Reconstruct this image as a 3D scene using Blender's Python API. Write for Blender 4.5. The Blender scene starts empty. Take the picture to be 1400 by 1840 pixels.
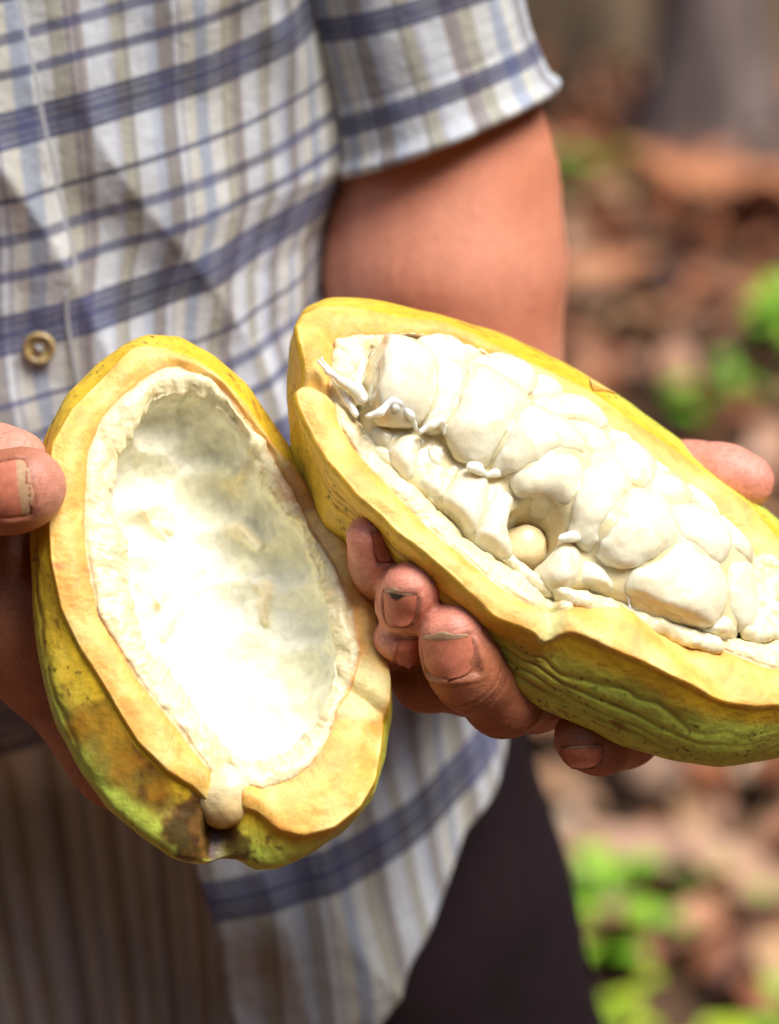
import bpy, bmesh, math, random
import numpy as np
from mathutils import Vector, Matrix
from mathutils.bvhtree import BVHTree
R = math.radians
sc = bpy.context.scene
COL = sc.collection
random.seed(7); RNG = np.random.default_rng(7)

# ------------------------------------------------------------------ camera, sky, sun
D = 1.0                      # distance to the focal plane (m)
S = 0.155e-3                 # metres per photo pixel on the focal plane
PITCH = 25.0
FOC = Vector((0.0, 0.0, 1.05))
VIEW = Vector((0, math.cos(R(PITCH)), -math.sin(R(PITCH))))
CAM = FOC - VIEW * D
cam_d = bpy.data.cameras.new("camera"); cam = bpy.data.objects.new("camera", cam_d); COL.objects.link(cam)
cam.location = CAM; cam.rotation_euler = (R(90 - PITCH), 0, 0)
cam_d.sensor_fit = 'HORIZONTAL'; cam_d.sensor_width = 24.0
cam_d.lens = 24.0 * D / (1400 * S)
cam_d.clip_start = 0.02; cam_d.clip_end = 300
cam_d.dof.use_dof = True; cam_d.dof.focus_distance = 0.995; cam_d.dof.aperture_fstop = 6.8
sc.camera = cam
CW = np.array([[1, 0, 0], [0, math.sin(R(PITCH)), math.cos(R(PITCH))], [0, -math.cos(R(PITCH)), math.sin(R(PITCH))]])
CAMN = np.array(CAM)
def to_world(P): return np.asarray(P, float) @ CW + CAMN + 0.0
# author frame: x right, y up, z towards the viewer, origin on the focal plane (metres)
def to_world_a(P):
    P = np.asarray(P, float).reshape(-1, 3).copy(); P[:, 2] -= D
    return P @ CW + CAMN
def A(px, py, d=0.0):
    k = (D - d) / D
    return np.array([(px - 700) * S * k, (920 - py) * S * k, d])

world = bpy.data.worlds.new("World"); sc.world = world; world.use_nodes = True
wn = world.node_tree.nodes; wl = world.node_tree.links
SUN_DIR = (np.array([0.38, 0.74, 0.56]) @ CW); SUN_DIR /= np.linalg.norm(SUN_DIR)
SUN_EL = math.asin(SUN_DIR[2]); SUN_AZ = math.atan2(SUN_DIR[0], SUN_DIR[1])
sky = wn.new("ShaderNodeTexSky"); sky.sky_type = 'NISHITA'; sky.sun_disc = False
sky.sun_elevation = SUN_EL; sky.sun_rotation = SUN_AZ
bg = wn["Background"]; bg.inputs[1].default_value = 0.15
# light that has come through the leaf canopy: the blue of the open sky is mostly gone
tint = wn.new("ShaderNodeMix"); tint.data_type = 'RGBA'; tint.blend_type = 'MULTIPLY'; tint.inputs[0].default_value = 1.0; tint.inputs[7].default_value = (1.12, 1.03, 0.93, 1)
wl.new(sky.outputs[0], tint.inputs[6]); wl.new(tint.outputs[2], bg.inputs[0])
sun_d = bpy.data.lights.new("sun", 'SUN'); sun_d.energy = 2.4; sun_d.angle = R(30); sun_d.color = (1.0, 0.955, 0.89)
sun = bpy.data.objects.new("sun", sun_d); COL.objects.link(sun)
sun.rotation_euler = Vector(SUN_DIR).to_track_quat('Z', 'Y').to_euler(); sun.location = (2, -1, 6)
sc.view_settings.view_transform = 'Standard'; sc.view_settings.look = 'None'
sc.view_settings.exposure = 1.17; sc.view_settings.gamma = 1.0; sc.view_settings.use_curve_mapping = False
sc.cycles.use_denoising = True
sc.cycles.max_bounces = 8; sc.cycles.diffuse_bounces = 5; sc.cycles.glossy_bounces = 3

# ------------------------------------------------------------------ noise (numpy)
_PR = np.random.default_rng(99); _PERM = _PR.permutation(4096).astype(np.int64); _GR = _PR.normal(size=(4096, 3)); _GR = (_GR / np.linalg.norm(_GR, axis=1)[:, None]).astype(np.float32)
def vnoise(P, f=1.0, seed=0):      # gradient noise, about -1..1
    P = np.asarray(P, float) * f
    if P.ndim == 1: P = P[None]
    I = np.floor(P).astype(np.int64); F = (P - I).astype(np.float32); U = F * F * F * (F * (F * 6 - 15) + 10)
    out = 0; hx = [_PERM[(I[:, 0] + a + seed * 131) & 4095] for a in (0, 1)]
    for a in (0, 1):
        wa = U[:, 0] if a else 1 - U[:, 0]
        for b in (0, 1):
            wb = wa * (U[:, 1] if b else 1 - U[:, 1]); hb = _PERM[(hx[a] + I[:, 1] + b) & 4095]
            for c in (0, 1):
                wc = wb * (U[:, 2] if c else 1 - U[:, 2]); g = _GR[_PERM[(hb + I[:, 2] + c) & 4095]]
                out = out + wc * (g[:, 0] * (F[:, 0] - a) + g[:, 1] * (F[:, 1] - b) + g[:, 2] * (F[:, 2] - c))
    return out.astype(float) * 1.9
def fbm(P, f=1.0, oct=4, seed=0, gain=0.5):
    o = 0; g = 1; t = 0
    for k in range(oct):
        o = o + g * vnoise(P, f * 2 ** k, seed + 17 * k); t += g; g *= gain
    return o / t
def sstep(a, b, x):
    t = np.clip((np.asarray(x, float) - a) / (b - a), 0, 1); return t * t * (3 - 2 * t)
def lerp(a, b, t): return a + (b - a) * t

# ------------------------------------------------------------------ mesh helpers
def mesh_obj(name, V, F, mat=None, parent=None, smooth=True, attrs=None, uv=None, world=True):
    V = np.asarray(V, float).reshape(-1, 3)
    if world: V = to_world_a(V)
    me = bpy.data.meshes.new(name)
    F = np.asarray(F)
    if F.dtype != object and F.ndim == 2:
        n, k = F.shape
        me.vertices.add(len(V)); me.vertices.foreach_set("co", V.ravel())
        me.loops.add(n * k); me.loops.foreach_set("vertex_index", F.ravel().astype(np.int32))
        me.polygons.add(n); me.polygons.foreach_set("loop_start", np.arange(0, n * k, k, dtype=np.int32))
        try: me.polygons.foreach_set("loop_total", np.full(n, k, dtype=np.int32))
        except Exception: pass
        me.update(calc_edges=True)
    else:
        me.from_pydata([tuple(v) for v in V], [], [tuple(int(i) for i in f) for f in F]); me.update()
    me.validate()
    if smooth: me.polygons.foreach_set("use_smooth", np.ones(len(me.polygons), dtype=bool))
    if attrs:
        for an, av in attrs.items():
            av = np.asarray(av, float)
            if av.ndim == 1:
                a = me.attributes.new(an, 'FLOAT', 'POINT'); a.data.foreach_set("value", av.astype(np.float32))
            else:
                a = me.attributes.new(an, 'FLOAT_COLOR', 'POINT')
                if av.shape[1] == 3: av = np.c_[av, np.ones(len(av))]
                a.data.foreach_set("color", av.astype(np.float32).ravel())
    if uv is not None:
        ul = me.uv_layers.new(name="cloth")
        li = np.empty(len(me.loops), dtype=np.int32); me.loops.foreach_get("vertex_index", li)
        ul.data.foreach_set("uv", np.asarray(uv, np.float32)[li].ravel())
    if mat: me.materials.append(mat)
    o = bpy.data.objects.new(name, me); COL.objects.link(o)
    if parent: o.parent = parent; o.matrix_parent_inverse = parent.matrix_world.inverted()
    return o
def empty(name, loc_a, label, cat, group=None):
    o = bpy.data.objects.new(name, None); COL.objects.link(o)
    o.empty_display_size = 0.02
    o.location = Vector(to_world_a(loc_a)[0]); o['label'] = label; o['category'] = cat
    if group: o['group'] = group
    o.matrix_world = Matrix.Translation(o.location)
    return o
def grid_faces(n, m, wrap_n=False, wrap_m=False):
    i = np.arange(n if wrap_n else n - 1); j = np.arange(m if wrap_m else m - 1)
    I, J = np.meshgrid(i, j, indexing='ij'); I2 = (I + 1) % n; J2 = (J + 1) % m
    return np.stack([I * m + J, I2 * m + J, I2 * m + J2, I * m + J2], -1).reshape(-1, 4)
def unit(v): v = np.asarray(v, float); return v / np.linalg.norm(v)

# ------------------------------------------------------------------ signed distance modelling
def smin(a, b, k):
    h = np.clip(0.5 + 0.5 * (b - a) / k, 0, 1); return b + (a - b) * h - k * h * (1 - h)
def smax(a, b, k): return -smin(-a, -b, k)
def cone(P, a, b, ra, rb):
    a = np.asarray(a); b = np.asarray(b); ba = b - a
    h = np.clip(((P - a) @ ba) / (ba @ ba), 0, 1)
    return np.linalg.norm(P - a - h[:, None] * ba, axis=1) - (ra + (rb - ra) * h)
def ellips(P, c, r, M=None):
    q = P - c
    if M is not None: q = q @ M.T
    r = np.asarray(r)
    k0 = np.linalg.norm(q / r, axis=1); k1 = np.linalg.norm(q / (r * r), axis=1) + 1e-9
    return k0 * (k0 - 1) / k1
def chain(P, J, k=0.003):
    d = None
    for (a, ra), (b, rb) in zip(J[:-1], J[1:]):
        e = cone(P, a, b, ra, rb); d = e if d is None else smin(d, e, k)
    return d
def surface_nets(f, ax, blk=8):
    X, Y, Z = [np.asarray(a, float) for a in ax]
    nx, ny, nz = len(X), len(Y), len(Z)
    Fv = np.ones((nx, ny, nz), np.float32)
    bx = [(i, min(i + blk, nx)) for i in range(0, nx, blk)]; by = [(i, min(i + blk, ny)) for i in range(0, ny, blk)]; bz = [(i, min(i + blk, nz)) for i in range(0, nz, blk)]
    def mids(b, a): return np.array([(a[i] + a[min(j, len(a) - 1)]) / 2 for i, j in b]), np.array([(a[min(j, len(a) - 1)] - a[i]) / 2 for i, j in b])
    mx, hx = mids(bx, X); my, hy = mids(by, Y); mz, hz = mids(bz, Z)
    MX, MY, MZ = np.meshgrid(mx, my, mz, indexing='ij'); HX, HY, HZ = np.meshgrid(hx, hy, hz, indexing='ij')
    C = np.stack([MX, MY, MZ], -1).reshape(-1, 3); Rr = np.sqrt(HX ** 2 + HY ** 2 + HZ ** 2).ravel()
    fc = f(C); act = np.abs(fc) < Rr * 1.25 + 0.003
    idx = np.arange(len(C)); nb = (len(by), len(bz))
    pts = []; sl = []
    for n in idx:
        i = n // (nb[0] * nb[1]); j = (n // nb[1]) % nb[0]; k = n % nb[1]
        s = (slice(*bx[i]), slice(*by[j]), slice(*bz[k]))
        if act[n]:
            g = np.meshgrid(X[s[0]], Y[s[1]], Z[s[2]], indexing='ij'); sl.append((s, g[0].shape)); pts.append(np.stack(g, -1).reshape(-1, 3))
        elif fc[n] < 0: Fv[s] = -1
    if pts:
        c = 0; batch = []; meta = []
        allP = np.concatenate(pts); vals = np.empty(len(allP), np.float32)
        for q in range(0, len(allP), 400000): vals[q:q + 400000] = f(allP[q:q + 400000])
        for s, sh in sl:
            n = sh[0] * sh[1] * sh[2]; Fv[s] = vals[c:c + n].reshape(sh); c += n
    ins = Fv < 0
    cnt = np.zeros((nx - 1, ny - 1, nz - 1), np.int8)
    for a in (0, 1):
        for b in (0, 1):
            for c in (0, 1): cnt += ins[a:nx - 1 + a, b:ny - 1 + b, c:nz - 1 + c]
    ci = np.argwhere((cnt > 0) & (cnt < 8)); vid = -np.ones(cnt.shape, np.int32); vid[ci[:, 0], ci[:, 1], ci[:, 2]] = np.arange(len(ci))
    acc = np.zeros((len(ci), 3)); num = np.zeros(len(ci))
    cor = [(a, b, c) for a in (0, 1) for b in (0, 1) for c in (0, 1)]
    for p in cor:
        for ax_ in range(3):
            if p[ax_]: continue
            q = list(p); q[ax_] = 1
            i0 = ci + np.array(p); i1 = ci + np.array(q)
            f0 = Fv[i0[:, 0], i0[:, 1], i0[:, 2]]; f1 = Fv[i1[:, 0], i1[:, 1], i1[:, 2]]
            m = (f0 < 0) != (f1 < 0); t = np.where(m, f0 / np.where(m, f0 - f1, 1), 0)
            P0 = np.stack([X[i0[:, 0]], Y[i0[:, 1]], Z[i0[:, 2]]], 1); P1 = np.stack([X[i1[:, 0]], Y[i1[:, 1]], Z[i1[:, 2]]], 1)
            acc += np.where(m[:, None], P0 + (P1 - P0) * t[:, None], 0); num += m
    V = acc / np.maximum(num, 1)[:, None]
    faces = []
    for ax_ in range(3):
        o = [a for a in range(3) if a != ax_]
        s0 = [slice(None)] * 3; s1 = [slice(None)] * 3
        s0[ax_] = slice(0, -1); s1[ax_] = slice(1, None)
        for a in o: s0[a] = slice(1, -1); s1[a] = slice(1, -1)
        a0 = ins[tuple(s0)]; a1 = ins[tuple(s1)]
        e = np.argwhere(a0 != a1)
        if len(e) == 0: continue
        fl = a0[e[:, 0], e[:, 1], e[:, 2]]
        base = e.copy()
        for a in o: base[:, a] += 1
        def vi(du, dv):
            b = base.copy(); b[:, o[0]] -= du; b[:, o[1]] -= dv; return vid[b[:, 0], b[:, 1], b[:, 2]]
        q = np.stack([vi(1, 1), vi(0, 1), vi(0, 0), vi(1, 0)], 1)
        if ax_ == 1: fl = ~fl
        q[~fl] = q[~fl][:, ::-1]; faces.append(q)
    Fq = np.concatenate(faces); Fq = Fq[(Fq >= 0).all(1)]
    if len(Fq) and np.einsum('ij,ij->i', V[Fq[:, 0]], np.cross(V[Fq[:, 1]], V[Fq[:, 2]])).sum() < 0: Fq = Fq[:, ::-1]
    return V, Fq
def smooth_verts(V, F, it=2, lam=0.5):
    e = np.concatenate([F[:, [0, 1]], F[:, [1, 2]], F[:, [2, 3]], F[:, [3, 0]]]); n = len(V)
    for _ in range(it):
        a = np.zeros_like(V); c = np.bincount(e[:, 0], minlength=n) + np.bincount(e[:, 1], minlength=n)
        for k in range(3): a[:, k] = np.bincount(e[:, 0], V[e[:, 1], k], n) + np.bincount(e[:, 1], V[e[:, 0], k], n)
        V = V + lam * (a / np.maximum(c, 1)[:, None] - V)
    return V
def vnormals(V, F):
    n = np.cross(V[F[:, 2]] - V[F[:, 0]], V[F[:, 3]] - V[F[:, 1]]); N = np.zeros_like(V)
    for k in range(4):
        for a in range(3): N[:, a] += np.bincount(F[:, k], n[:, a], len(V))
    return N / (np.linalg.norm(N, axis=1)[:, None] + 1e-12)

# ------------------------------------------------------------------ material helpers
def mat(name, rough=0.6, spec=0.4, sss=0.0, sss_r=(1, .4, .2), sss_s=0.003):
    m = bpy.data.materials.new(name); m.use_nodes = True
    p = m.node_tree.nodes["Principled BSDF"]
    p.inputs['Roughness'].default_value = rough; p.inputs['Specular IOR Level'].default_value = spec
    p.inputs['Subsurface Weight'].default_value = sss; p.inputs['Subsurface Radius'].default_value = sss_r; p.inputs['Subsurface Scale'].default_value = sss_s
    return m, m.node_tree.nodes, m.node_tree.links, p
def N(nodes, t, **kw):
    n = nodes.new(t)
    for k, v in kw.items():
        if k in ('s',): 
            for i, x in v.items(): n.inputs[i].default_value = x
        else: setattr(n, k, v)
    return n
def ramp(nodes, stops, interp='LINEAR'):
    r = nodes.new("ShaderNodeValToRGB"); r.color_ramp.interpolation = interp
    el = r.color_ramp.elements
    el[0].position = stops[0][0]; el[0].color = (*stops[0][1], 1); el[1].position = stops[-1][0]; el[1].color = (*stops[-1][1], 1)
    for p, c in stops[1:-1]:
        e = el.new(p); e.color = (*c, 1)
    return r
def noise(nodes, links, scale, detail=4, rough=0.55, coord=None, dist=0.0):
    n = nodes.new("ShaderNodeTexNoise"); n.inputs['Scale'].default_value = scale; n.inputs['Detail'].default_value = detail
    n.inputs['Roughness'].default_value = rough; n.inputs['Distortion'].default_value = dist
    if coord is None:
        g = nodes.new("ShaderNodeTexCoord"); coord = g.outputs['Object']
    links.new(coord, n.inputs['Vector']); return n
def bump(nodes, links, p, src, strength=0.3, dist=0.001, prev=None):
    b = nodes.new("ShaderNodeBump"); b.inputs['Strength'].default_value = strength; b.inputs['Distance'].default_value = dist
    links.new(src, b.inputs['Height'])
    if prev is not None: links.new(prev, b.inputs['Normal'])
    links.new(b.outputs[0], p.inputs['Normal']); return b.outputs[0]
def mixc(nodes, links, a, b, fac, mode='MIX'):
    m = nodes.new("ShaderNodeMix"); m.data_type = 'RGBA'; m.blend_type = mode
    for i, v in ((6, a), (7, b), (0, fac)):
        if isinstance(v, (int, float)): m.inputs[i].default_value = v
        elif isinstance(v, tuple): m.inputs[i].default_value = (*v, 1)
        else: links.new(v, m.inputs[i])
    return m.outputs[2]

# material of the pods: albedo of each tissue comes in as an attribute, grain is procedural
def pod_material(name, rough, spec, sss, sss_s, grain=0.10, b1=0.35):
    m, n, l, p = mat(name, rough, spec, sss, (1.0, 0.75, 0.45), sss_s)
    at = N(n, "ShaderNodeAttribute", attribute_name="tissue")
    n1 = noise(n, l, 260, 5, 0.6); r1 = ramp(n, [(0.3, (1 - grain * 2.2,) * 3), (0.65, (1, 1, 1))]); l.new(n1.outputs[0], r1.inputs[0])
    c = mixc(n, l, at.outputs['Color'], r1.outputs[0], 1.0, 'MULTIPLY')
    l.new(c, p.inputs['Base Color'])
    wet = N(n, "ShaderNodeAttribute", attribute_name="wet")
    n2 = noise(n, l, 90, 3, 0.5)
    mm = N(n, "ShaderNodeMath", operation='MULTIPLY_ADD'); l.new(wet.outputs['Fac'], mm.inputs[0]); mm.inputs[1].default_value = -0.38; mm.inputs[2].default_value = rough
    ma = N(n, "ShaderNodeMath", operation='MULTIPLY_ADD'); l.new(n2.outputs[0], ma.inputs[0]); ma.inputs[1].default_value = 0.2; l.new(mm.outputs[0], ma.inputs[2])
    ms = N(n, "ShaderNodeMath", operation='SUBTRACT'); l.new(ma.outputs[0], ms.inputs[0]); ms.inputs[1].default_value = 0.1; ms.use_clamp = True
    l.new(ms.outputs[0], p.inputs['Roughness'])
    n3 = noise(n, l, 700, 4, 0.6)
    q = bump(n, l, p, n1.outputs[0], b1, 0.0008); bump(n, l, p, n3.outputs[0], b1 * 0.6, 0.0003, q)
    return m
M_RIND = pod_material("pod_rind", 0.54, 0.45, 0.22, 0.0025, 0.11, 0.6)
M_SEED = pod_material("seed_pulp", 0.40, 0.5, 0.5, 0.005, 0.05, 0.42)
for m_, cw in ((M_SEED, .35), (M_RIND, .0)):
    p_ = m_.node_tree.nodes['Principled BSDF']; p_.inputs['Coat Weight'].default_value = cw; p_.inputs['Coat Roughness'].default_value = .09

# ================================================================== GROUND AND FOREST FLOOR
gm, gn, gl, gp = mat("forest_soil", 0.95, 0.1)
t1 = noise(gn, gl, 9, 6, 0.65); t2 = noise(gn, gl, 2.2, 3, 0.5)
r1 = ramp(gn, [(0.3, (0.030, 0.017, 0.010)), (0.5, (0.085, 0.048, 0.028)), (0.7, (0.17, 0.10, 0.062))]); gl.new(t1.outputs[0], r1.inputs[0])
r2 = ramp(gn, [(0.35, (0.5, 0.5, 0.5)), (0.65, (1, 1, 1))]); gl.new(t2.outputs[0], r2.inputs[0])
gl.new(mixc(gn, gl, r1.outputs[0], r2.outputs[0], 0.7, 'MULTIPLY'), gp.inputs['Base Color']); bump(gn, gl, gp, t1.outputs[0], 0.8, 0.03)
def gh(P):   # ground height
    P = np.asarray(P, float); return 0.05 * vnoise(np.c_[P[:, 0], P[:, 1], P[:, 1] * 0], 0.5, 3) + 0.014 * vnoise(np.c_[P[:, 0], P[:, 1], P[:, 1] * 0], 3.1, 4)
ga = np.concatenate([-np.geomspace(120, 6, 24), np.linspace(-5.5, 5.5, 120), np.geomspace(6, 120, 24)])
GX, GY = np.meshgrid(ga, ga + 3, indexing='ij'); GP = np.stack([GX, GY, GX * 0], -1).reshape(-1, 3)
GP[:, 2] = gh(GP)
g = mesh_obj("ground", GP, grid_faces(len(ga), len(ga)), gm, world=False); g['kind'] = 'structure'

# leaf litter: thousands of curled dead leaves
lm, ln, ll, lp = mat("dead_leaf", 0.6, 0.35)
at = N(ln, "ShaderNodeAttribute", attribute_name="tint")
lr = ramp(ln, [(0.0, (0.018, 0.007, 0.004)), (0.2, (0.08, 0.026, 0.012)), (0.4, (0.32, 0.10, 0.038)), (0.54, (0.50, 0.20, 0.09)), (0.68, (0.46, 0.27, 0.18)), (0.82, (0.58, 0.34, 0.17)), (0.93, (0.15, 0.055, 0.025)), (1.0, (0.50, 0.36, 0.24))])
ll.new(at.outputs['Fac'], lr.inputs[0]); t = noise(ln, ll, 60, 4); rr = ramp(ln, [(0.3, (0.6, 0.6, 0.6)), (0.7, (1, 1, 1))]); ll.new(t.outputs[0], rr.inputs[0])
ll.new(mixc(ln, ll, lr.outputs[0], rr.outputs[0], 0.8, 'MULTIPLY'), lp.inputs['Base Color'])
def leaf_shape(n=7, L=1.0, W=0.42, curl=0.25, cup=0.2):
    V = []; 
    for i in range(n):
        t = i / (n - 1); w = W * 0.5 * (math.sin(math.pi * t ** 0.8) ** 0.8) + 0.004
        z = curl * (t - 0.5) ** 2 * L * 2
        for s in (-1, -0.5, 0, 0.5, 1): V.append((s * w, (t - 0.5) * L, z + cup * abs(s) * w))
    return np.array(V), grid_faces(n, 5)
def scatter(spots, sizes, tint, name, m, zoff=0.004, tilt=0.35, W=0.42):
    Vs = []; Fs = []; T = []; c = 0
    for (x, y), s, tt in zip(spots, sizes, tint):
        V, F = leaf_shape(6, s, W * s * random.uniform(0.8, 1.2), random.uniform(-0.5, 0.9), random.uniform(-0.3, 0.7))
        a = random.uniform(0, 6.28); M = Matrix.Rotation(a, 3, 'Z') @ Matrix.Rotation(random.gauss(0, tilt), 3, 'X') @ Matrix.Rotation(random.gauss(0, tilt), 3, 'Y')
        V = V @ np.array(M).T; V[:, 2] -= V[:, 2].min()
        V += (x, y, zoff + random.random() * 0.03); Vs.append(V); Fs.append(F + c); c += len(V); T.append(np.full(len(V), tt))
    V = np.concatenate(Vs); V[:, 2] += gh(V)
    return mesh_obj(name, V, np.concatenate(Fs), m, world=False, attrs={'tint': np.concatenate(T)})
nl = 17000
sp = np.c_[RNG.uniform(-1.8, 2.4, nl), RNG.uniform(0.5, 6.8, nl)]
so = np.c_[RNG.uniform(-5.0, 5.5, 16000), RNG.uniform(-3.0, 8.2, 16000)]; so = so[~((so[:, 0] > -1.8) & (so[:, 0] < 2.4) & (so[:, 1] > .5) & (so[:, 1] < 6.8))]; n_in = nl; sp = np.r_[sp, so]; nl = len(sp)
big = fbm(np.c_[sp, sp[:, 0] * 0], 2.2, 2, 9) * 0.5
tt = np.clip(RNG.beta(1.5, 1.4, nl) * 0.9 + big * 0.5 + 0.06, 0, 1)
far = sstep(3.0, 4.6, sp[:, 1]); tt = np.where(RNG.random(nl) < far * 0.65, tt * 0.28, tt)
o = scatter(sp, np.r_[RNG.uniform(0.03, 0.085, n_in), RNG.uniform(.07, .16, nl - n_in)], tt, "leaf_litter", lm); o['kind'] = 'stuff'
o['label'] = "brown and orange dead leaves covering the forest floor"; o['category'] = "leaf litter"

def ground_pt(px, py):
    v = (A(px, py, 0)); v = v + np.array([0, 0, -D]); w = v @ CW; k = -CAMN[2] / w[2]
    return CAMN + w * k
# large fallen leaves that read on their own
def big_leaf(px, py, L, a, tint, label, zoff=0.05):
    c = ground_pt(px, py); V, F = leaf_shape(12, L, 0.42 * L, 0.35, 0.35)
    M = Matrix.Rotation(a, 3, 'Z') @ Matrix.Rotation(0.12, 3, 'X'); V = V @ np.array(M).T; V[:, 2] -= V[:, 2].min()
    V += (c[0], c[1], gh(c[None])[0] + zoff)
    o = mesh_obj("fallen_leaf", V, F, lm, world=False, attrs={'tint': np.full(len(V), tint)})
    o['label'] = label; o['category'] = "fallen leaf"; o['group'] = "large fallen leaves on the forest floor"; return o
big_leaf(1290, 440, 0.24, 1.45, 0.53, "long orange brown dead leaf lying below the pale tree trunk")
big_leaf(1250, 260, 0.15, 0.9, 0.99, "pale cream dead leaf at the foot of the pale tree trunk")
big_leaf(1060, 610, 0.14, 1.9, 0.56, "pinkish tan dead leaf just right of the forearm")
big_leaf(1160, 1640, 0.12, 1.5, 0.69, "greyish tan dead leaf in the lower right, below the seedlings")
big_leaf(1330, 1690, 0.12, 0.8, 0.72, "grey brown dead leaf near the lower right corner of the photo")
big_leaf(1110, 1420, 0.08, 0.4, 0.97, "small cream coloured dead leaf under the hand holding the full pod")

# tree trunks
def tree(px, py, h, r, lean, colr, label, seed, crown=True):
    c = ground_pt(px, py); z0 = gh(c[None])[0] - 0.05
    root = bpy.data.objects.new("tree", None); COL.objects.link(root); root.location = (c[0], c[1], z0 + 0.05); root.matrix_world = Matrix.Translation(root.location)
    root['label'] = label; root['category'] = "tree"; root['group'] = "tree trunks at the back of the clearing"
    m, n, l, p = mat("bark", 0.9, 0.2)
    tc = n.new("ShaderNodeTexCoord"); mp = n.new("ShaderNodeMapping"); mp.inputs['Scale'].default_value = (1, 1, 0.25); l.new(tc.outputs['Object'], mp.inputs[0])
    nz = noise(n, l, 22, 5, 0.6, mp.outputs[0]); rp = ramp(n, [(0.3, tuple(x * 0.45 for x in colr)), (0.55, colr), (0.75, tuple(min(1, x * 1.35) for x in colr))]); l.new(nz.outputs[0], rp.inputs[0]); l.new(rp.outputs[0], p.inputs['Base Color']); bump(n, l, p, nz.outputs[0], 0.7, 0.02)
    n1, n2 = 26, 24; V = []
    for i in range(n1):
        t = i / (n1 - 1); rr = r * (1 - 0.5 * t) + 0.9 * r * math.exp(-t * h / 0.16)
        cx = c[0] + lean[0] * t * h + 0.05 * math.sin(t * 5 + seed); cy = c[1] + lean[1] * t * h + 0.05 * math.sin(t * 4 + seed * 2) - 0.05 * math.sin(seed * 2)
        for k in range(n2):
            a = k / n2 * 2 * math.pi; q = 1 + 0.09 * math.sin(a * 3 + seed + t * 4) + (0.25 * math.sin(a * 5 + seed)) * math.exp(-t * h / 0.2)
            V.append((cx + rr * q * math.cos(a), cy + rr * q * math.sin(a), z0 + t * h))
    mesh_obj("trunk", V, grid_faces(n1, n2, False, True), m, root, world=False)
    top = np.array([c[0] + lean[0] * h, c[1] + lean[1] * h, z0 + h])
    Vb = []; Fb = []; cc = 0; tips = []
    for k in range(7):
        a = k * 2.4 + seed; e = top + np.array([math.cos(a) * random.uniform(0.7, 1.3), math.sin(a) * random.uniform(0.7, 1.3), random.uniform(0.3, 1.2)]); s0 = top - np.array([lean[0], lean[1], 1.0]) * random.uniform(0, 0.7)
        for i in range(6):
            t = i / 5; q = s0 + (e - s0) * t + np.array([0, 0, 0.25 * math.sin(t * 3.1)]); rr = r * 0.35 * (1 - 0.8 * t)
            for kk in range(6): b = kk / 6 * 6.283; Vb.append(q + rr * np.array([math.cos(b), math.sin(b), 0]))
            if i > 2: tips.append(q)
        Fb.append(grid_faces(6, 6, False, True) + cc); cc += 36
    mesh_obj("branch", Vb, np.concatenate(Fb), m, root, world=False)
    Vl = []; Fl = []; cc = 0
    for q in tips:
        for k in range(45):
            V, F = leaf_shape(4, random.uniform(0.14, 0.24), 0.08, 0.5, 0.2)
            M = Matrix.Rotation(random.uniform(0, 6.28), 3, 'Z') @ Matrix.Rotation(random.gauss(-0.5, 0.5), 3, 'X')
            Vl.append(V @ np.array(M).T + q + RNG.normal(0, 0.24, 3)); Fl.append(F + cc); cc += len(V)
    o = mesh_obj("crown", np.concatenate(Vl), np.concatenate(Fl), M_GREEN, root, world=False, attrs={'tint': RNG.random(cc)}); o['kind'] = 'stuff'
M_GREEN, n, l, p = mat("green_leaf", 0.45, 0.4)
at = N(n, "ShaderNodeAttribute", attribute_name="tint"); rp = ramp(n, [(0, (0.07, 0.21, 0.012)), (0.5, (0.17, 0.42, 0.02)), (1, (0.42, 0.52, 0.03))]); l.new(at.outputs['Fac'], rp.inputs[0]); l.new(rp.outputs[0], p.inputs['Base Color'])
p.inputs['Transmission Weight'].default_value = 0.0; p.inputs['Subsurface Weight'].default_value = 0.15; p.inputs['Subsurface Scale'].default_value = 0.01
tree(1195, 290, 3.6, 0.055, (0.01, 0.05), (0.26, 0.205, 0.19), "pale grey lilac tree trunk at the top right of the photo", 1.0)
tree(1030, 75, 4.2, 0.12, (-0.03, 0.03), (0.19, 0.135, 0.085), "brown tree trunk rising just right of the shirt sleeve", 2.2)
tree(1345, 110, 4.0, 0.10, (0.03, 0.04), (0.16, 0.10, 0.045), "mossy brown tree trunk at the top right corner", 3.1)
# unseen ring of forest, added to block low sky light from the sides
fm, n, l, p = mat("forest_foliage", 0.8, 0.2); t1 = noise(n, l, 1.6, 6, .7); r1 = ramp(n, [(.3, (.010, .014, .005)), (.5, (.035, .050, .014)), (.7, (.075, .085, .025))]); l.new(t1.outputs[0], r1.inputs[0]); l.new(r1.outputs[0], p.inputs['Base Color']); bump(n, l, p, t1.outputs[0], .8, .2)
nA, nH = 220, 60; aa = np.linspace(0, 2 * math.pi, nA, endpoint=False); hh = np.linspace(-.2, 7.5, nH); AA, HH = np.meshgrid(aa, hh, indexing='ij')
q = np.c_[np.cos(AA).ravel() * 7, np.sin(AA).ravel() * 7, HH.ravel()]; rr = 7.6 + 1.2 * fbm(q, .35, 4, 3) - .5 * np.sin(np.clip(HH.ravel() / 7.5, 0, 1) * 3.1)
WP = np.c_[np.cos(AA).ravel() * rr, 1.0 + np.sin(AA).ravel() * rr, HH.ravel() + (HH.ravel() > 7.3) * 1.2 * fbm(q, 1.2, 3, 8)]
Vl = [WP]; Fl = [grid_faces(nA, nH, True, False)]; cc = len(WP)
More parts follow.
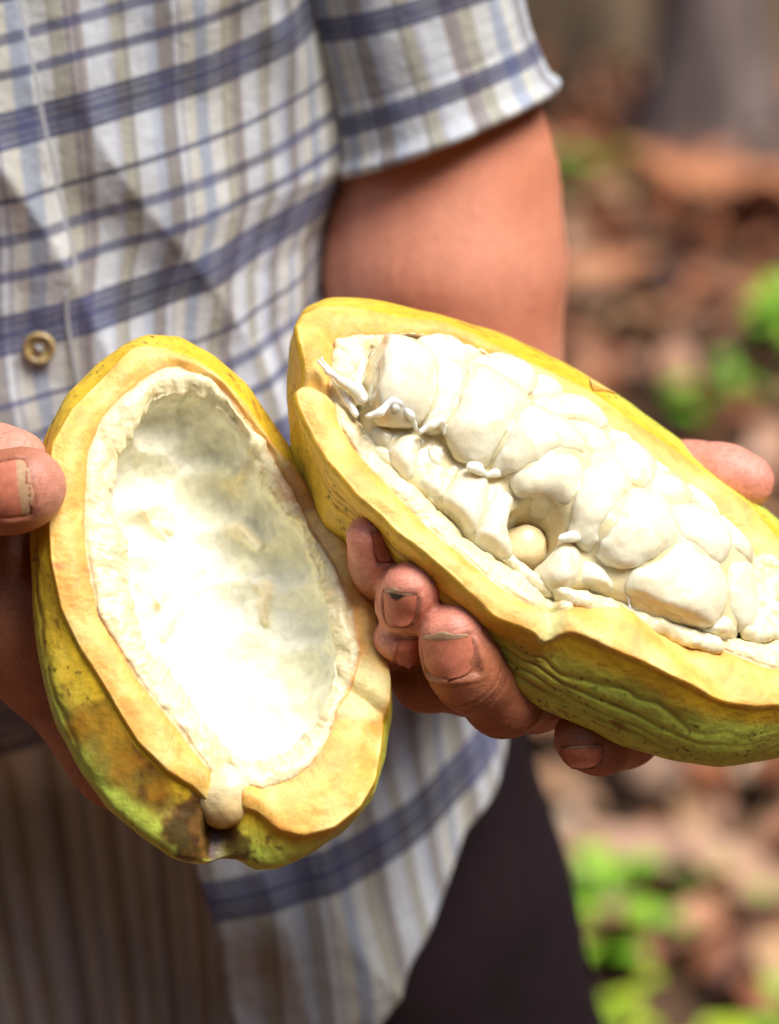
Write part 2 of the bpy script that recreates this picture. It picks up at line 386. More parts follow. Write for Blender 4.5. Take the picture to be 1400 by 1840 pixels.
for i in RNG.integers(0, len(WP), 5000):
    V, F = leaf_shape(3, random.uniform(.12, .34), .12, .4, .2); M = Matrix.Rotation(random.uniform(0, 6.28), 3, 'Z') @ Matrix.Rotation(random.gauss(.3, .7), 3, 'X')
    inw = np.array([-(WP[i, 0]), -(WP[i, 1] - 1), 0]); inw = inw / np.linalg.norm(inw); Vl.append(V @ np.array(M).T + WP[i] + inw * random.uniform(.05, .6) + RNG.normal(0, .12, 3)); Fl.append(F + cc); cc += len(V)
o = mesh_obj("forest_shade_ring", np.concatenate(Vl), np.concatenate(Fl), fm, world=False); o['kind'] = 'stuff'; o['label'] = "unseen ring of dark green forest added around the clearing to block side light"; o['category'] = "forest"
# seedlings
def seedling(px, py, h, size, nlv, tint, label, zoff=0.0):
    c = ground_pt(px, py); z0 = gh(c[None])[0]
    back = -0.36 * h
    root = bpy.data.objects.new("seedling", None); COL.objects.link(root); root.location = (c[0], c[1] - h * 2.2, z0); root.matrix_world = Matrix.Translation(root.location)
    root['label'] = label; root['category'] = "seedling"; root['group'] = "green seedlings on the forest floor"
    base = np.array([c[0], c[1] - h * 2.2, z0]); V = []
    for i in range(6):
        t = i / 5
        for k in range(6): a = k / 6 * 6.283; V.append(base + (0.01 * math.sin(t * 3) + 0.003 * math.cos(a), 0.003 * math.sin(a), t * h))
    mesh_obj("stem", V, grid_faces(6, 6, False, True), M_GREEN, root, world=False, attrs={'tint': np.full(36, 0.3)})
    for k in range(nlv * 2):
        V, F = leaf_shape(8, size * random.uniform(0.30, 0.52), 0.21 * size, -0.35, 0.25); V[:, 1] += size * 0.5
        M = Matrix.Rotation(k * 2.4 + px, 3, 'Z') @ Matrix.Rotation(random.uniform(-0.1, 0.45), 3, 'X')
        V = V @ np.array(M).T + base + (0.004, 0, h * random.uniform(0.45, 1.0)) + np.r_[RNG.normal(0, size * .22, 2), 0]
        mesh_obj("leaf", V, F, M_GREEN, root, world=False, attrs={'tint': np.clip(np.full(len(V), tint + random.uniform(-0.15, 0.15)), 0, 1)})
seedling(1370, 575, 0.10, 0.10, 7, 0.55, "bright green seedling at the right edge, above the thumb")
seedling(1250, 735, 0.07, 0.06, 6, 0.3, "small green seedling just behind the upper rim of the full pod")
seedling(1045, 1510, 0.08, 0.075, 8, 0.6, "bushy bright green seedling below the hand, right of the trouser leg")
seedling(1215, 1545, 0.06, 0.055, 7, 0.35, "mid green seedling right of the bushy bright green one")
seedling(965, 1610, 0.04, 0.045, 5, 0.45, "small seedling tucked against the edge of the dark trouser leg")
seedling(1070, 1745, 0.07, 0.055, 6, 0.9, "yellow green seedling beside the trouser leg near the bottom edge")
seedling(1210, 1790, 0.09, 0.07, 8, 1.0, "broad yellow green seedling at the bottom edge, lower right")
seedling(1385, 1750, 0.06, 0.05, 5, 0.5, "green seedling in the lower right corner")
seedling(1060, 330, 0.08, 0.07, 5, 0.15, "dull dark green seedling behind the upper arm")

# ================================================================== COCOA POD HALVES
class Frame:
    def __init__(s, c, n, along):
        s.c = np.asarray(c); s.n = unit(n); s.u = np.asarray(along, float); s.u = unit(s.u - s.n * (s.u @ s.n)); s.v = np.cross(s.n, s.u)
    def hit(s, px, py, sh=0.0):
        o = np.array([0, 0, D]); d = A(px, py, 0) - o; k = (sh + s.n @ (s.c - o)) / (s.n @ d); q = o + k * d - s.c
        return q @ s.u, q @ s.v
    def pt(s, u, v, w): return s.c + np.multiply.outer(u, s.u) + np.multiply.outer(v, s.v) + np.multiply.outer(w, s.n)
TH = np.linspace(-math.pi, math.pi, 841)[:-1]
def polar(fr, pts, Lu, Lv, sh=0.0, sm=3):
    q = np.array([fr.hit(a, b, sh) for a, b in pts]); 
    # densify the closed polyline, then radius by angle
    q = np.concatenate([q, q[:1]]); d = []
    for i in range(len(q) - 1): d.append(q[i] + (q[i + 1] - q[i]) * np.linspace(0, 1, 30, endpoint=False)[:, None])
    d = np.concatenate(d); a = np.arctan2(d[:, 1] / Lv, d[:, 0] / Lu); r = np.hypot(d[:, 0] / Lu, d[:, 1] / Lv)
    o = np.argsort(a); r = np.interp(TH, a[o], r[o], period=2 * math.pi)
    for _ in range(sm): r = (np.roll(r, 1) + r + np.roll(r, -1)) / 3
    return r
def blob(P, c, rad, f=160, seed=1, am=0.4):   # irregular patch mask
    d = np.linalg.norm(P - c, axis=1) / rad + am * fbm(P, f, 3, seed); return 1 - sstep(0.75, 1.1, d)

def build_pod(fr, Lu, Lv, rim, sil, line, lip, h0, b, cav, root, seed, rimw, colfn, bumps):
    ro = polar(fr, rim, Lu, Lv, 0, 4); rs = polar(fr, sil, Lu, Lv, -h0, 10); rl = polar(fr, line, Lu, Lv, 0, 5); rp = polar(fr, lip, Lu, Lv, 0, 5)
    ct, st = np.cos(TH), np.sin(TH)
    n1 = vnoise(np.c_[ct * 6, st * 6, ct * 0 + seed], 3.0, seed) ; n2 = fbm(np.c_[ct * 5, st * 5, ct * 0 + seed], 1.3, 4, seed + 1, .6); n3 = fbm(np.c_[ct * 20, st * 20, ct * 0], 1.3, 2, seed + 2)
    rp = rp * (1 + 0.030 * n2 + 0.003 * n3 + 0.022 * n1); rl = rl * (1 + 0.006 * n2)
    rings = []   # (r, w, zone)
    w0 = rimw(TH)
    wS = -h0
    NH = 112
    for i in range(NH):          # outer hull, pole to equator to rim
        t = i / (NH - 1)
        if t < 0.62:
            be = t / 0.62 * math.pi / 2; r = rs * math.sin(be) ** 0.80; w = wS - (b - h0) * math.cos(be) ** 0.85
            w = w + 0 * TH
        else:
            q = (t - 0.62) / 0.38; e = 1 - (1 - q) ** 1.0
            bl = 3 * e ** 2 - 2 * e ** 3
            r = rs + (ro * 1.004 - rs) * (0.55 * e ** 2.2 + 0.45 * bl); w = wS + (w0 - 0.0022 - wS) * e
        rings.append((r, w, t))
    for i in range(1, 8):        # rounded skin edge
        t = i / 7; a = t * math.pi / 2; rings.append((ro * (1.004 - 0.012 * (1 - math.cos(a))), w0 - 0.0022 + 0.0022 * math.sin(a), 1 + 0.15 * t))
    NF = 30
    for i in range(1, NF + 1):
        t = i / NF; r = lerp(ro * 0.992, rl, t); w = w0 * (1 - 0.4 * t) + 0.0012 * np.sin(t * math.pi); rings.append((r, w, 1.15 + 0.85 * t))
    NP = 26
    for i in range(1, NP + 1):
        t = i / NP; r = lerp(rl, rp, t); w = w0 * 0.6 * (1 - t) - 0.0006 * math.exp(-((t - 0.03) / 0.05) ** 2) + (-0.0022 * t ** 2 + 0.0010 * math.sin(t * 3.1)) * (1 + 0.5 * n2); rings.append((r, w, 2 + t))
    NC = 96
    wl = rings[-1][1]; rps = rp.copy(); wls = wl.copy()
    for _ in range(220): rps = (np.roll(rps, 2) + rps + np.roll(rps, -2)) / 3; wls = (np.roll(wls, 2) + wls + np.roll(wls, -2)) / 3
    for i in range(1, NC):
        t = i / NC; be = (1 - t) * math.pi / 2; sh = 0.62
        r = lerp(rp, rps, min(1, t * 5)) * math.sin(be) ** sh; w = lerp(wl, wls, min(1, t * 5)) - cav * math.cos(be) ** 0.8
        rings.append((r, w, 3 + t))
    m = len(rings); n = len(TH)
    Rr = np.array([np.broadcast_to(x[0], n) for x in rings]); W = np.array([np.broadcast_to(x[1], n) for x in rings]); Z = np.array([np.full(n, x[2]) for x in rings])
    # centre of the hull/cavity pole can drift; build points
    U = Rr * ct * Lu; Vv = Rr * st * Lv
    P = fr.pt(U, Vv, W).reshape(-1, 3); z = Z.ravel(); u = U.ravel(); v = Vv.ravel(); w = W.ravel()
    L = np.c_[u, v, w]
    F = grid_faces(m, n, False, True)[:, ::-1]
    Nn = vnormals(P, F)
    # ridges and grooves run the length of the hull
    vh = np.interp(u, [-Lu * 1.1, -Lu * .8, -Lu * .3, Lu * .3, Lu * .8, Lu * 1.1], [0.35 * Lv, .72 * Lv, 1.02 * Lv, 1.02 * Lv, .72 * Lv, .35 * Lv])
    psi = np.arctan2(-w * 1.0 / b, v / vh)
    hull = 1 - sstep(0.97, 1.02, z)
    warp = 0.05 * fbm(L, 40, 3, seed + 5)
    g = np.zeros(len(P)); disp = np.zeros(len(P)); gr = []
    for k, (pc, wd, dp) in enumerate(bumps['grooves']):
        dd = np.abs(psi - pc - warp * (1 + 0.3 * k)) / wd; e = np.exp(-dd ** 2); g = np.maximum(g, e * (0.6 + 0.5 * vnoise(L, 60, k + 3))); disp -= dp * e
    endm = 1 - sstep(0.62, 0.92, np.abs(u) / Lu); g = g * (0.25 + 0.75 * endm); disp *= 0.15 + 0.85 * endm
    disp += 0.0003 * endm * np.sin(psi * 8 + 1.0 + 3 * warp) + 0.0009 * fbm(L, 60, 3, seed + 8)
    disp *= hull * (1 - sstep(0.86, 1.0, z)) * 0.6
    face = sstep(1.05, 1.2, z) * (1 - sstep(2.9, 3.05, z)); pith = sstep(2.0, 2.1, z) * (1 - sstep(2.95, 3.1, z)); cavm = sstep(3.02, 3.2, z)
    disp += face * 0.0001 * fbm(np.c_[np.cos(TH)[None].repeat(m, 0).ravel() * 120, np.sin(TH)[None].repeat(m, 0).ravel() * 120, z * 2.5], 1.0, 2, seed + 60)
    disp += face * (0.0005 * fbm(L, 110, 4, seed + 11) + 0.0009 * fbm(L, 45, 2, seed + 13)) + pith * (0.0005 * fbm(L, 330, 3, seed + 12) + 0.0012 * fbm(L, 85, 2, seed + 14))
    if bumps.get('cav'):
        disp += cavm * bumps['cav'](L, z, P)
    disp *= 1 - sstep(3.78, 3.97, z)
    P = P + Nn * disp[:, None]
    # close the two poles
    cen0 = len(P); P = np.r_[P, P[:n].mean(0)[None], P[-n:].mean(0)[None]]
    col, wet = colfn(L, z, psi, g, P[:-2], fr)
    col = np.r_[col, col[:1], col[-1:]]; wet = np.r_[wet, wet[:1], wet[-1:]]
    t0 = np.arange(n); t1 = (t0 + 1) % n
    F = np.r_[F, np.c_[np.full(n, cen0), t1, t0, t0], np.c_[(m - 1) * n + t0, (m - 1) * n + t1, np.full(n, cen0 + 1), np.full(n, cen0 + 1)]]
    # degenerate quads become triangles
    Fl = [tuple(dict.fromkeys(f)) for f in F[-2 * n:].tolist()]
    Fall = F[:-2 * n].tolist() + Fl
    Fo = np.empty(len(Fall), dtype=object); 
    for i, f in enumerate(Fall): Fo[i] = f
    o = mesh_obj("rind", P, Fo, M_RIND, root, attrs={'tissue': np.clip(col, 0, 1), 'wet': wet})
    return o, P, Fall
def cmix(a, b, t): return a + (b - a) * np.asarray(t)[:, None]
def C(*x): return np.array([x], float)
def surf(P, px, py):   # the point of a surface that the viewer sees at a photo pixel
    k = (D - P[:, 2]) / D; m = np.hypot(P[:, 0] / k / S + 700 - px, 920 - P[:, 1] / k / S - py) < 14; q = P[m]; return q[np.argmax(q[:, 2])]
YEL, ORG, GRN, PITH, CREAM, BRN = C(.82, .50, .03), C(.86, .47, .13), C(.62, .72, .10), C(.86, .76, .50), C(.90, .87, .70), C(.17, .065, .015)

# ---- the emptied half (nearer, on the left of the photo)
frL = Frame(A(385, 1060, 0.012), (0.27, 0.33, 0.90), (0.17, -0.98, 0.25))
rimL = [(238,624),(262,619),(300,622),(350,642),(400,682),(450,732),(490,790),(522,832),(560,882),(600,932),(640,1010),(670,1080),(690,1150),(703,1220),(702,1262),(692,1300),(688,1345),(678,1400),(648,1450),(600,1488),(545,1502),(500,1492),(462,1458),(435,1450),(400,1452),(372,1432),(352,1412),(300,1385),(250,1335),(200,1255),(150,1172),(112,1092),(92,1010),(88,940),(88,870),(92,800),(130,732),(180,682),(218,642)]
silL = [(228,615),(262,602),(320,607),(380,640),(440,690),(490,760),(540,830),(600,920),(640,1000),(670,1080),(692,1150),(700,1220),(702,1290),(690,1370),(668,1440),(620,1495),(560,1535),(505,1557),(470,1560),(438,1542),(405,1538),(372,1550),(320,1540),(262,1502),(200,1450),(150,1382),(110,1305),(84,1230),(68,1150),(60,1050),(56,960),(62,880),(80,780),(120,710),(180,650)]
lineL = [(293,659),(320,655),(352,672),(391,691),(437,752),(475,790),(525,880),(563,955),(601,1018),(632,1090),(648,1171),(632,1240),(604,1275),(590,1330),(560,1375),(520,1405),(470,1420),(425,1405),(390,1395),(360,1362),(325,1315),(266,1247),(221,1182),(175,1102),(158,1018),(150,950),(152,897),(156,813),(183,748),(210,718),(247,689)]
lipL = [(331,703),(375,712),(418,752),(456,805),(480,866),(505,904),(544,942),(570,1018),(593,1095),(608,1152),(606,1209),(590,1255),(565,1312),(520,1348),(470,1362),(425,1352),(398,1330),(362,1285),(342,1247),(300,1194),(266,1160),(247,1095),(236,1030),(230,961),(207,923),(208,860),(213,817),(243,771),(266,726),(300,706)]
podL = empty("cacao_pod_half", A(430, 1150, -0.03), "emptied cacao pod half with a bare white hollow and a brown scarred stalk end", "cacao pod", "two halves of one split cacao pod")
qb = frL.hit(690, 1282); qcore = frL.hit(405, 1440); qst = frL.hit(370, 1510, -0.02)
def rimwL(th):
    w = 0.0007 * np.sin(th * 5) + 0.0006 * np.sin(th * 11 + 2)
    u0, v0 = qb; t = math.atan2(v0 / 0.052, u0 / 0.075); d = (th - t + math.pi) % (2 * math.pi) - math.pi
    w = w - 0.0028 * np.exp(-(d / 0.035) ** 2)
    u0, v0 = qcore; t = math.atan2(v0 / 0.052, u0 / 0.075); d = (th - t + math.pi) % (2 * math.pi) - math.pi
    w = w - 0.0095 * np.exp(-(np.abs(d) / 0.085) ** 4)
    return w
def hullcol(L, z, psi, g, seed, green):
    gn_ = fbm(L, 45, 4, seed); f1 = fbm(L, 300, 3, seed + 1); f2 = vnoise(L, 700, seed + 2)
    deep = 1 - z
    c = cmix(YEL, GRN, sstep(0.0, 1.0, green + 0.35 * gn_))
    c = c * (1 + 0.10 * f1[:, None])
    c = cmix(c, C(.80, .60, .10), 0.5 * sstep(0.25, 0.6, fbm(L, 30, 3, seed + 6)))
    c = cmix(c, BRN, np.clip(g, 0, 1) ** 1.5 * 0.95 * sstep(-0.45, 0.0, fbm(L, 55, 3, seed + 3)))
    sp_ = sstep(0.50, 0.70, vnoise(L, 620, seed + 4) + .25 * vnoise(L, 1500, seed)) * sstep(-.2, .25, fbm(L, 70, 2, seed + 7)); c = cmix(c, C(.08, .07, .015), sp_ * 0.8)
    sc_ = sstep(0.55, 0.70, vnoise(np.c_[L[:, 0] * 0.25, L[:, 1:]], 420, seed + 5) + .2 * vnoise(L, 900, seed)) * sstep(0.0, .3, fbm(L, 50, 2, seed + 9)); c = cmix(c, C(.28, .11, .02), sc_ * 0.8)
    return c
def facecol(L, z, ang, seed):
    s1 = fbm(np.c_[np.cos(ang) * 14, np.sin(ang) * 14, z * 0.9], 3.2, 4, seed); s2 = fbm(L, 70, 4, seed + 1); s3 = fbm(L, 420, 3, seed + 2)
    c = cmix(C(.86, .54, .12), C(.85, .40, .08), sstep(-.35, .45, s2 + 0.07 * s1)); c = cmix(c, C(.90, .70, .30), sstep(.0, .5, -s2 + 0.07 * s1) * 0.5)
    return c * (1 + 0.06 * s3[:, None])
def zonecol(L, z, psi, g, P, fr, seed, green, facef=1.0):
    ang = np.arctan2(L[:, 1] / 0.05, L[:, 0] / 0.075)
    zz = z + 0.055 * fbm(L, 260, 3, seed + 20) * sstep(1.3, 2.0, z) * (1 - sstep(3.0, 3.4, z))
    hc = hullcol(L, z, psi, g, seed, green); fc = facecol(L, z, ang, seed + 30)
    c = cmix(hc, C(.86, .56, .02), sstep(0.90, 0.985, z) * 0.7)
    c = cmix(c, fc, sstep(1.04, 1.14, z))
    rad = fbm(np.c_[np.cos(ang) * 40, np.sin(ang) * 40, z * 1.2], 3.0, 3, seed + 31)
    pc = cmix(C(.83, .70, .38), C(.87, .79, .50), sstep(-.3, .35, rad + 0.4 * fbm(L, 120, 3, seed + 32)))
    c = cmix(c, pc, sstep(1.96, 2.06, zz))
    ln_ = np.exp(-((zz - 2.0) / 0.055) ** 2) * (0.5 + 0.5 * sstep(-.5, .2, fbm(L, 40, 3, seed + 33))); c = cmix(c, C(.80, .32, .07), ln_ * 0.75)
    c = cmix(c, C(.86, .60, .28), 0.5 * sstep(.22, .5, fbm(L, 150, 3, seed + 34)) * sstep(2.0, 2.1, z) * (1 - sstep(2.7, 3.0, z)))
    return c, zz
def colL(L, z, psi, g, P, fr):
    low = sstep(-0.02, 0.07, L[:, 0]);  dd = (P[:, 1] * -1)
    green = 0.10 + 0.75 * low * sstep(0.98, 0.55, z) + 0.25 * sstep(0.9, 0.4, z) + 0.35 * low * sstep(1.0, 0.9, z)
    c, zz = zonecol(L, z, psi, g, P, fr, 40, green)
    # brown scar on the near lower left of the hull
    sc1 = surf(P, 205, 1350); ax_ = unit(surf(P, 290, 1430) - surf(P, 120, 1265)); q = P - sc1; al = q @ ax_; pe = np.linalg.norm(q - np.outer(al, ax_), axis=1)
    m = (1 - sstep(0.6, 1.15, np.hypot(al / 0.023, pe / 0.0085) + 0.40 * fbm(P, 110, 4, 5))) * (z < 0.985)
    edge = np.exp(-((m - 0.5) / 0.3) ** 2)
    c = cmix(c, cmix(C(.38, .17, .012), C(.15, .06, .01), sstep(-.2, .35, fbm(P, 130, 4, 8))), m * (0.75 + 0.25 * sstep(-.3, .3, fbm(P, 80, 3, 9))) ); c = cmix(c, C(.16, .055, .012), edge * 0.35 * (m > 0.02))
    # dark stalk end
    m2 = blob(P, surf(P, 365, 1505), 0.0105, 140, 7, 0.5) * (z < 1.0); c = cmix(c, cmix(C(.055, .015, .008), C(.20, .075, .02), sstep(-.2, .3, fbm(P, 200, 3, 3))), m2 * 0.93)
    m3 = blob(P, surf(P, 400, 1515), 0.007, 140, 8, 0.4) * (z < 1.0); c = cmix(c, C(.10, .035, .018), m3 * 0.8)
    # brown bruise on the upper right rim and orange cracks
    m4 = blob(P, fr.pt(*fr.hit(535, 868), 0), 0.0085, 150, 9, 0.5) * (z > 0.9) * (z < 3.0); c = cmix(c, C(.50, .22, .07), m4 * 0.6)
    for (a_, b_) in (((604, 1283), (692, 1300)), ((95, 1015), (158, 1025))):
        p0 = fr.pt(*fr.hit(*a_), 0); p1 = fr.pt(*fr.hit(*b_), 0); d_ = unit(p1 - p0); q = P - p0; al = np.clip(q @ d_, 0, np.linalg.norm(p1 - p0)); dist = np.linalg.norm(q - np.outer(al, d_), axis=1)
        c = cmix(c, C(.52, .20, .05), np.exp(-((dist + 0.0006 * fbm(P, 200, 2, 4)) / 0.0009) ** 2) * 0.8)
    q1 = fr.hit(650, 1240); dq = np.hypot(L[:, 0] - q1[0], L[:, 1] - q1[1]); 
    c = cmix(c, C(.82, .74, .34), (1 - sstep(0.006, 0.011, dq + 0.003 * fbm(P, 120, 2, 6))) * (z > 1.0) * (z < 2.0) * 0.8)
    cv = sstep(2.97, 3.06, zz); wh = cmix(C(.92, .885, .65), C(.95, .925, .76), sstep(-.3, .4, fbm(P, 60, 4, 14))); wh = cmix(wh, C(.84, .68, .36), 0.75 * np.clip(streakL(P), 0, 1)); 
    c = cmix(c, wh, cv)
    wet = 0.0 + 0.7 * sstep(2.0, 2.3, z) * sstep(-.2, .4, fbm(P, 80, 2, 19)) + 0.2 * (z < 1)
    return c, wet
STR = [((262, 912), (318, 968)), ((290, 935), (318, 945)), ((262, 1035), (290, 1080)), ((300, 1062), (375, 1012)), ((300, 1135), (350, 1060)), ((350, 1060), (382, 1045)), ((478, 1050), (486, 1110)), ((420, 870), (455, 850)), ((430, 945), (470, 985))]
def segpts(fr):
    out = []
    for a_, b_ in STR:
        # cavity floor depth guess: the streaks lie 1.8 cm below the cut
        out.append((fr.pt(*fr.hit(*a_, -0.019), -0.019), fr.pt(*fr.hit(*b_, -0.019), -0.019)))
    return out
SEG = segpts(frL)
def streakL(P):   # membranes torn off the placenta; distance measured in the plane of the cut
    o = np.zeros(len(P))
    Q = np.c_[P @ frL.u, P @ frL.v]
    for a_, b_ in SEG:
        a2 = np.array([a_ @ frL.u, a_ @ frL.v]); b2 = np.array([b_ @ frL.u, b_ @ frL.v]); d = b2 - a2; ln_ = np.linalg.norm(d); d /= ln_; q = Q - a2; al = np.clip(q @ d, 0, ln_)
        dist = np.linalg.norm(q - np.outer(al, d), axis=1) + .0008 * vnoise(P, 190, 4); wd = (0.0021 * (1 - 0.85 * al / ln_) + 0.0003) * (1 + .5 * vnoise(P, 260, 3)); o = np.maximum(o, np.exp(-(dist / wd) ** 2))
    return o
def cavL(L, z, P):
    # imprints of the beans: shallow facets
    q = L.copy(); rng = np.random.default_rng(5); cs = []
    for r_ in range(9):
        for k in range(4): cs.append((-0.062 + r_ * 0.0155 + 0.006 * (k % 2) + rng.normal(0, .002), -0.03 + k * 0.02 + rng.normal(0, .002)))
    cs = np.array(cs); d = np.hypot((q[:, :1] - cs[:, 0]) / 1.0, (q[:, 1:2] - cs[:, 1]) / 1.25); d.sort(axis=1)
    cell = sstep(-.002, 0.012, d[:, 1] - d[:, 0])
    return -0.0028 * cell + 0.0030 * fbm(L, 38, 2, 20) + 0.0008 * fbm(L, 90, 4, 21) + 0.00035 * fbm(L, 260, 3, 22) + 0.0022 * streakL(P) + 0.0006 * fbm(L, 160, 3, 23) * sstep(3.02, 3.12, z) * (1 - sstep(3.2, 3.5, z))
rindL, PL, FL = build_pod(frL, 0.075, 0.052, rimL, silL, lineL, lipL, 0.0125, 0.038, 0.0235, podL, 3, rimwL, colL,
    {'grooves': [(0.55, .05, .0012), (1.15, .06, .0016), (1.75, .06, .0015), (2.45, .05, .0016), (2.85, .035, .0008)], 'cav': cavL})
# the pale bulb of the placenta at the stalk end
fr_core = [frL.pt(*frL.hit(x, y, h), h) for x, y, h in ((424, 1394, -.0065), (410, 1424, -.0055), (402, 1440, -.0065))]
def core_f(P):
    d = chain(P, [(fr_core[0], .0052), (fr_core[1], .0070), (fr_core[2], .0074)], .003)
    return d + 0.0007 * fbm(P, 160, 3, 2)
def sdf_obj(f, lo, hi, h, name, m, parent, it=1, col=None, wet=0.6):
    ax = [np.arange(lo[k], hi[k] + h, h) for k in range(3)]
    V, F = surface_nets(f, ax); V = smooth_verts(V, F, it)
    at = None
    if col is not None: at = {'tissue': np.clip(col(V), 0, 1), 'wet': np.full(len(V), wet)}
    return mesh_obj(name, V, F, m, parent, attrs=at)
c0 = fr_core[1]
sdf_obj(core_f, c0 - .016, c0 + .016, .0008, "core_bulb", M_RIND, podL, 2, lambda V: cmix(C(.80, .52, .17), C(.90, .80, .50), sstep(-.012, .010, (V - c0)[:, 1] + .002 * fbm(V, 150, 3, 1)) ), 0.9)

# ---- the full half (right)
frR = Frame(A(975, 915, 0.0), (0.36, 0.56, 0.745), (0.84, -0.52, 0.0))
rimR = [(534,582),(546,560),(575,547),(620,550),(700,564),(780,579),(850,601),(950,642),(1030,680),(1067,702),(1128,749),(1204,799),(1258,841),(1307,879),(1357,921),(1398,962),(1450,1012),(1495,1070),(1520,1130),(1525,1190),(1500,1240),(1460,1262),(1400,1266),(1357,1267),(1280,1252),(1204,1229),(1128,1191),(1052,1155),(1010,1136),(972,1138),(938,1122),(893,1103),(857,1070),(814,1034),(771,1002),(714,956),(686,924),(643,891),(590,826),(564,775),(535,726),(530,706),(552,686),(546,650),(536,612)]
silR = [(526,600),(540,560),(580,540),(640,545),(720,560),(800,580),(880,600),(950,632),(1030,672),(1100,715),(1160,760),(1220,800),(1280,850),(1340,900),(1420,970),(1480,1040),(1530,1120),(1555,1200),(1540,1280),(1480,1335),(1400,1356),(1318,1366),(1242,1354),(1166,1331),(1113,1305),(1052,1278),(961,1236),(900,1197),(840,1158),(780,1115),(725,1060),(670,1000),(625,950),(590,925),(562,870),(540,820),(526,770),(520,700)]
lineR = [(596,640),(606,607),(640,600),(720,600),(800,612),(880,640),(960,672),(1040,725),(1090,765),(1150,812),(1210,852),(1262,893),(1310,945),(1360,1000),(1420,1060),(1450,1120),(1440,1180),(1410,1205),(1372,1195),(1300,1168),(1223,1149),(1147,1111),(1090,1090),(1040,1092),(1002,1102),(950,1086),(905,1056),(850,1014),(800,975),(757,938),(708,888),(664,838),(632,796),(610,762),(600,725),(592,690)]
lipR = [(650,700),(660,640),(690,612),(740,604),(810,618),(880,642),(960,680),(1040,740),(1095,785),(1150,828),(1210,872),(1262,915),(1310,965),(1352,1020),(1395,1070),(1400,1115),(1360,1140),(1296,1149),(1235,1133),(1174,1122),(1143,1107),(1101,1085),(1063,1070),(1020,1066),(993,1070),(957,1031),(896,995),(843,959),(786,902),(732,856),(696,820),(662,785),(648,745)]
podR = empty("cacao_pod_half", A(920, 1130, -0.035), "full cacao pod half packed with glossy white pulp covered beans", "cacao pod", "two halves of one split cacao pod")
def rimwR(th):
    w = 0.0007 * np.sin(th * 6 + 1) + 0.0005 * np.sin(th * 13)
    def at(px, py): u0, v0 = frR.hit(px, py); t = math.atan2(v0 / 0.042, u0 / 0.085); return (th - t + math.pi) % (2 * math.pi) - math.pi
    w = w - 0.003 * np.exp(-(at(552, 686) / 0.05) ** 2)
    d = at(992, 1120); w = w - 0.0055 * np.exp(-(d / 0.05) ** 2)
    # the lip right of the notch stands proud
    s_ = 1 if at(1100, 1160)[0] is None else 1
    dd = at(1120, 1180); w = w + 0.0028 * np.exp(-(dd / 0.32) ** 4)
    return w
def colR(L, z, psi, g, P, fr):
    rr = sstep(-0.05, 0.06, L[:, 0])
    green = -0.05 + 1.0 * rr * sstep(1.0, 0.82, z) + 0.35 * sstep(0.95, 0.5, z)
    c, zz = zonecol(L, z, psi, g, P, fr, 80, green)
    for (a_, b_) in (((535, 690), (612, 712)), ((1000, 1135), (1003, 1080)), ((600, 612), (592, 700))):
        p0 = fr.pt(*fr.hit(*a_), 0); p1 = fr.pt(*fr.hit(*b_), 0); d_ = unit(p1 - p0); q = P - p0; al = np.clip(q @ d_, 0, np.linalg.norm(p1 - p0)); dist = np.linalg.norm(q - np.outer(al, d_), axis=1)
        c = cmix(c, C(.60, .26, .07), np.exp(-((dist + 0.0006 * fbm(P, 200, 2, 4)) / 0.0009) ** 2) * 0.6 * (z > 1))
    q1 = fr.hit(985, 1112); dq = np.hypot(L[:, 0] - q1[0], L[:, 1] - q1[1]); c = cmix(c, C(.74, .70, .30), (1 - sstep(0.003, 0.008, dq + 0.002 * fbm(P, 120, 2, 6))) * (z > 1.0) * 0.9)
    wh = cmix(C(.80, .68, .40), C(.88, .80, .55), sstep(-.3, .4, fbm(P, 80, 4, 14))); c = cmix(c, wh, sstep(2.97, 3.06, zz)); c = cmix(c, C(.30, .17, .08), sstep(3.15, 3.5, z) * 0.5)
    wet = 0.05 + 0.8 * sstep(2.0, 2.2, z) * sstep(-.3, .3, fbm(P, 120, 2, 19)) + 0.08 * (z < 1)
    return c, wet
rindR, PR, FR = build_pod(frR, 0.085, 0.042, rimR, silR, lineR, lipR, 0.021, 0.043, 0.026, podR, 11, rimwR, colR,
    {'grooves': [(-0.30, .05, .001), (2.66, .016, .0009), (2.80, .014, .0008), (2.72, .010, .0006), (2.36, .022, .0008), (2.0, .03, .0009), (0.6, .05, .001), (1.2, .05, .001), (2.9, .02, .0008)],
     'cav': lambda L, z, P: 0.001 * fbm(L, 80, 3, 2)})
BVR = BVHTree.FromPolygons([tuple(p) for p in PR], FR)
BVL = BVHTree.FromPolygons([tuple(p) for p in PL], FL)
def depth_at(bv, px, py):
    o = Vector((0, 0, D)); d = (Vector(A(px, py, 0)) - o).normalized(); h = bv.ray_cast(o, d); return None if h[0] is None else (round(h[0].z, 4), tuple(round(x, 2) for x in h[1]))

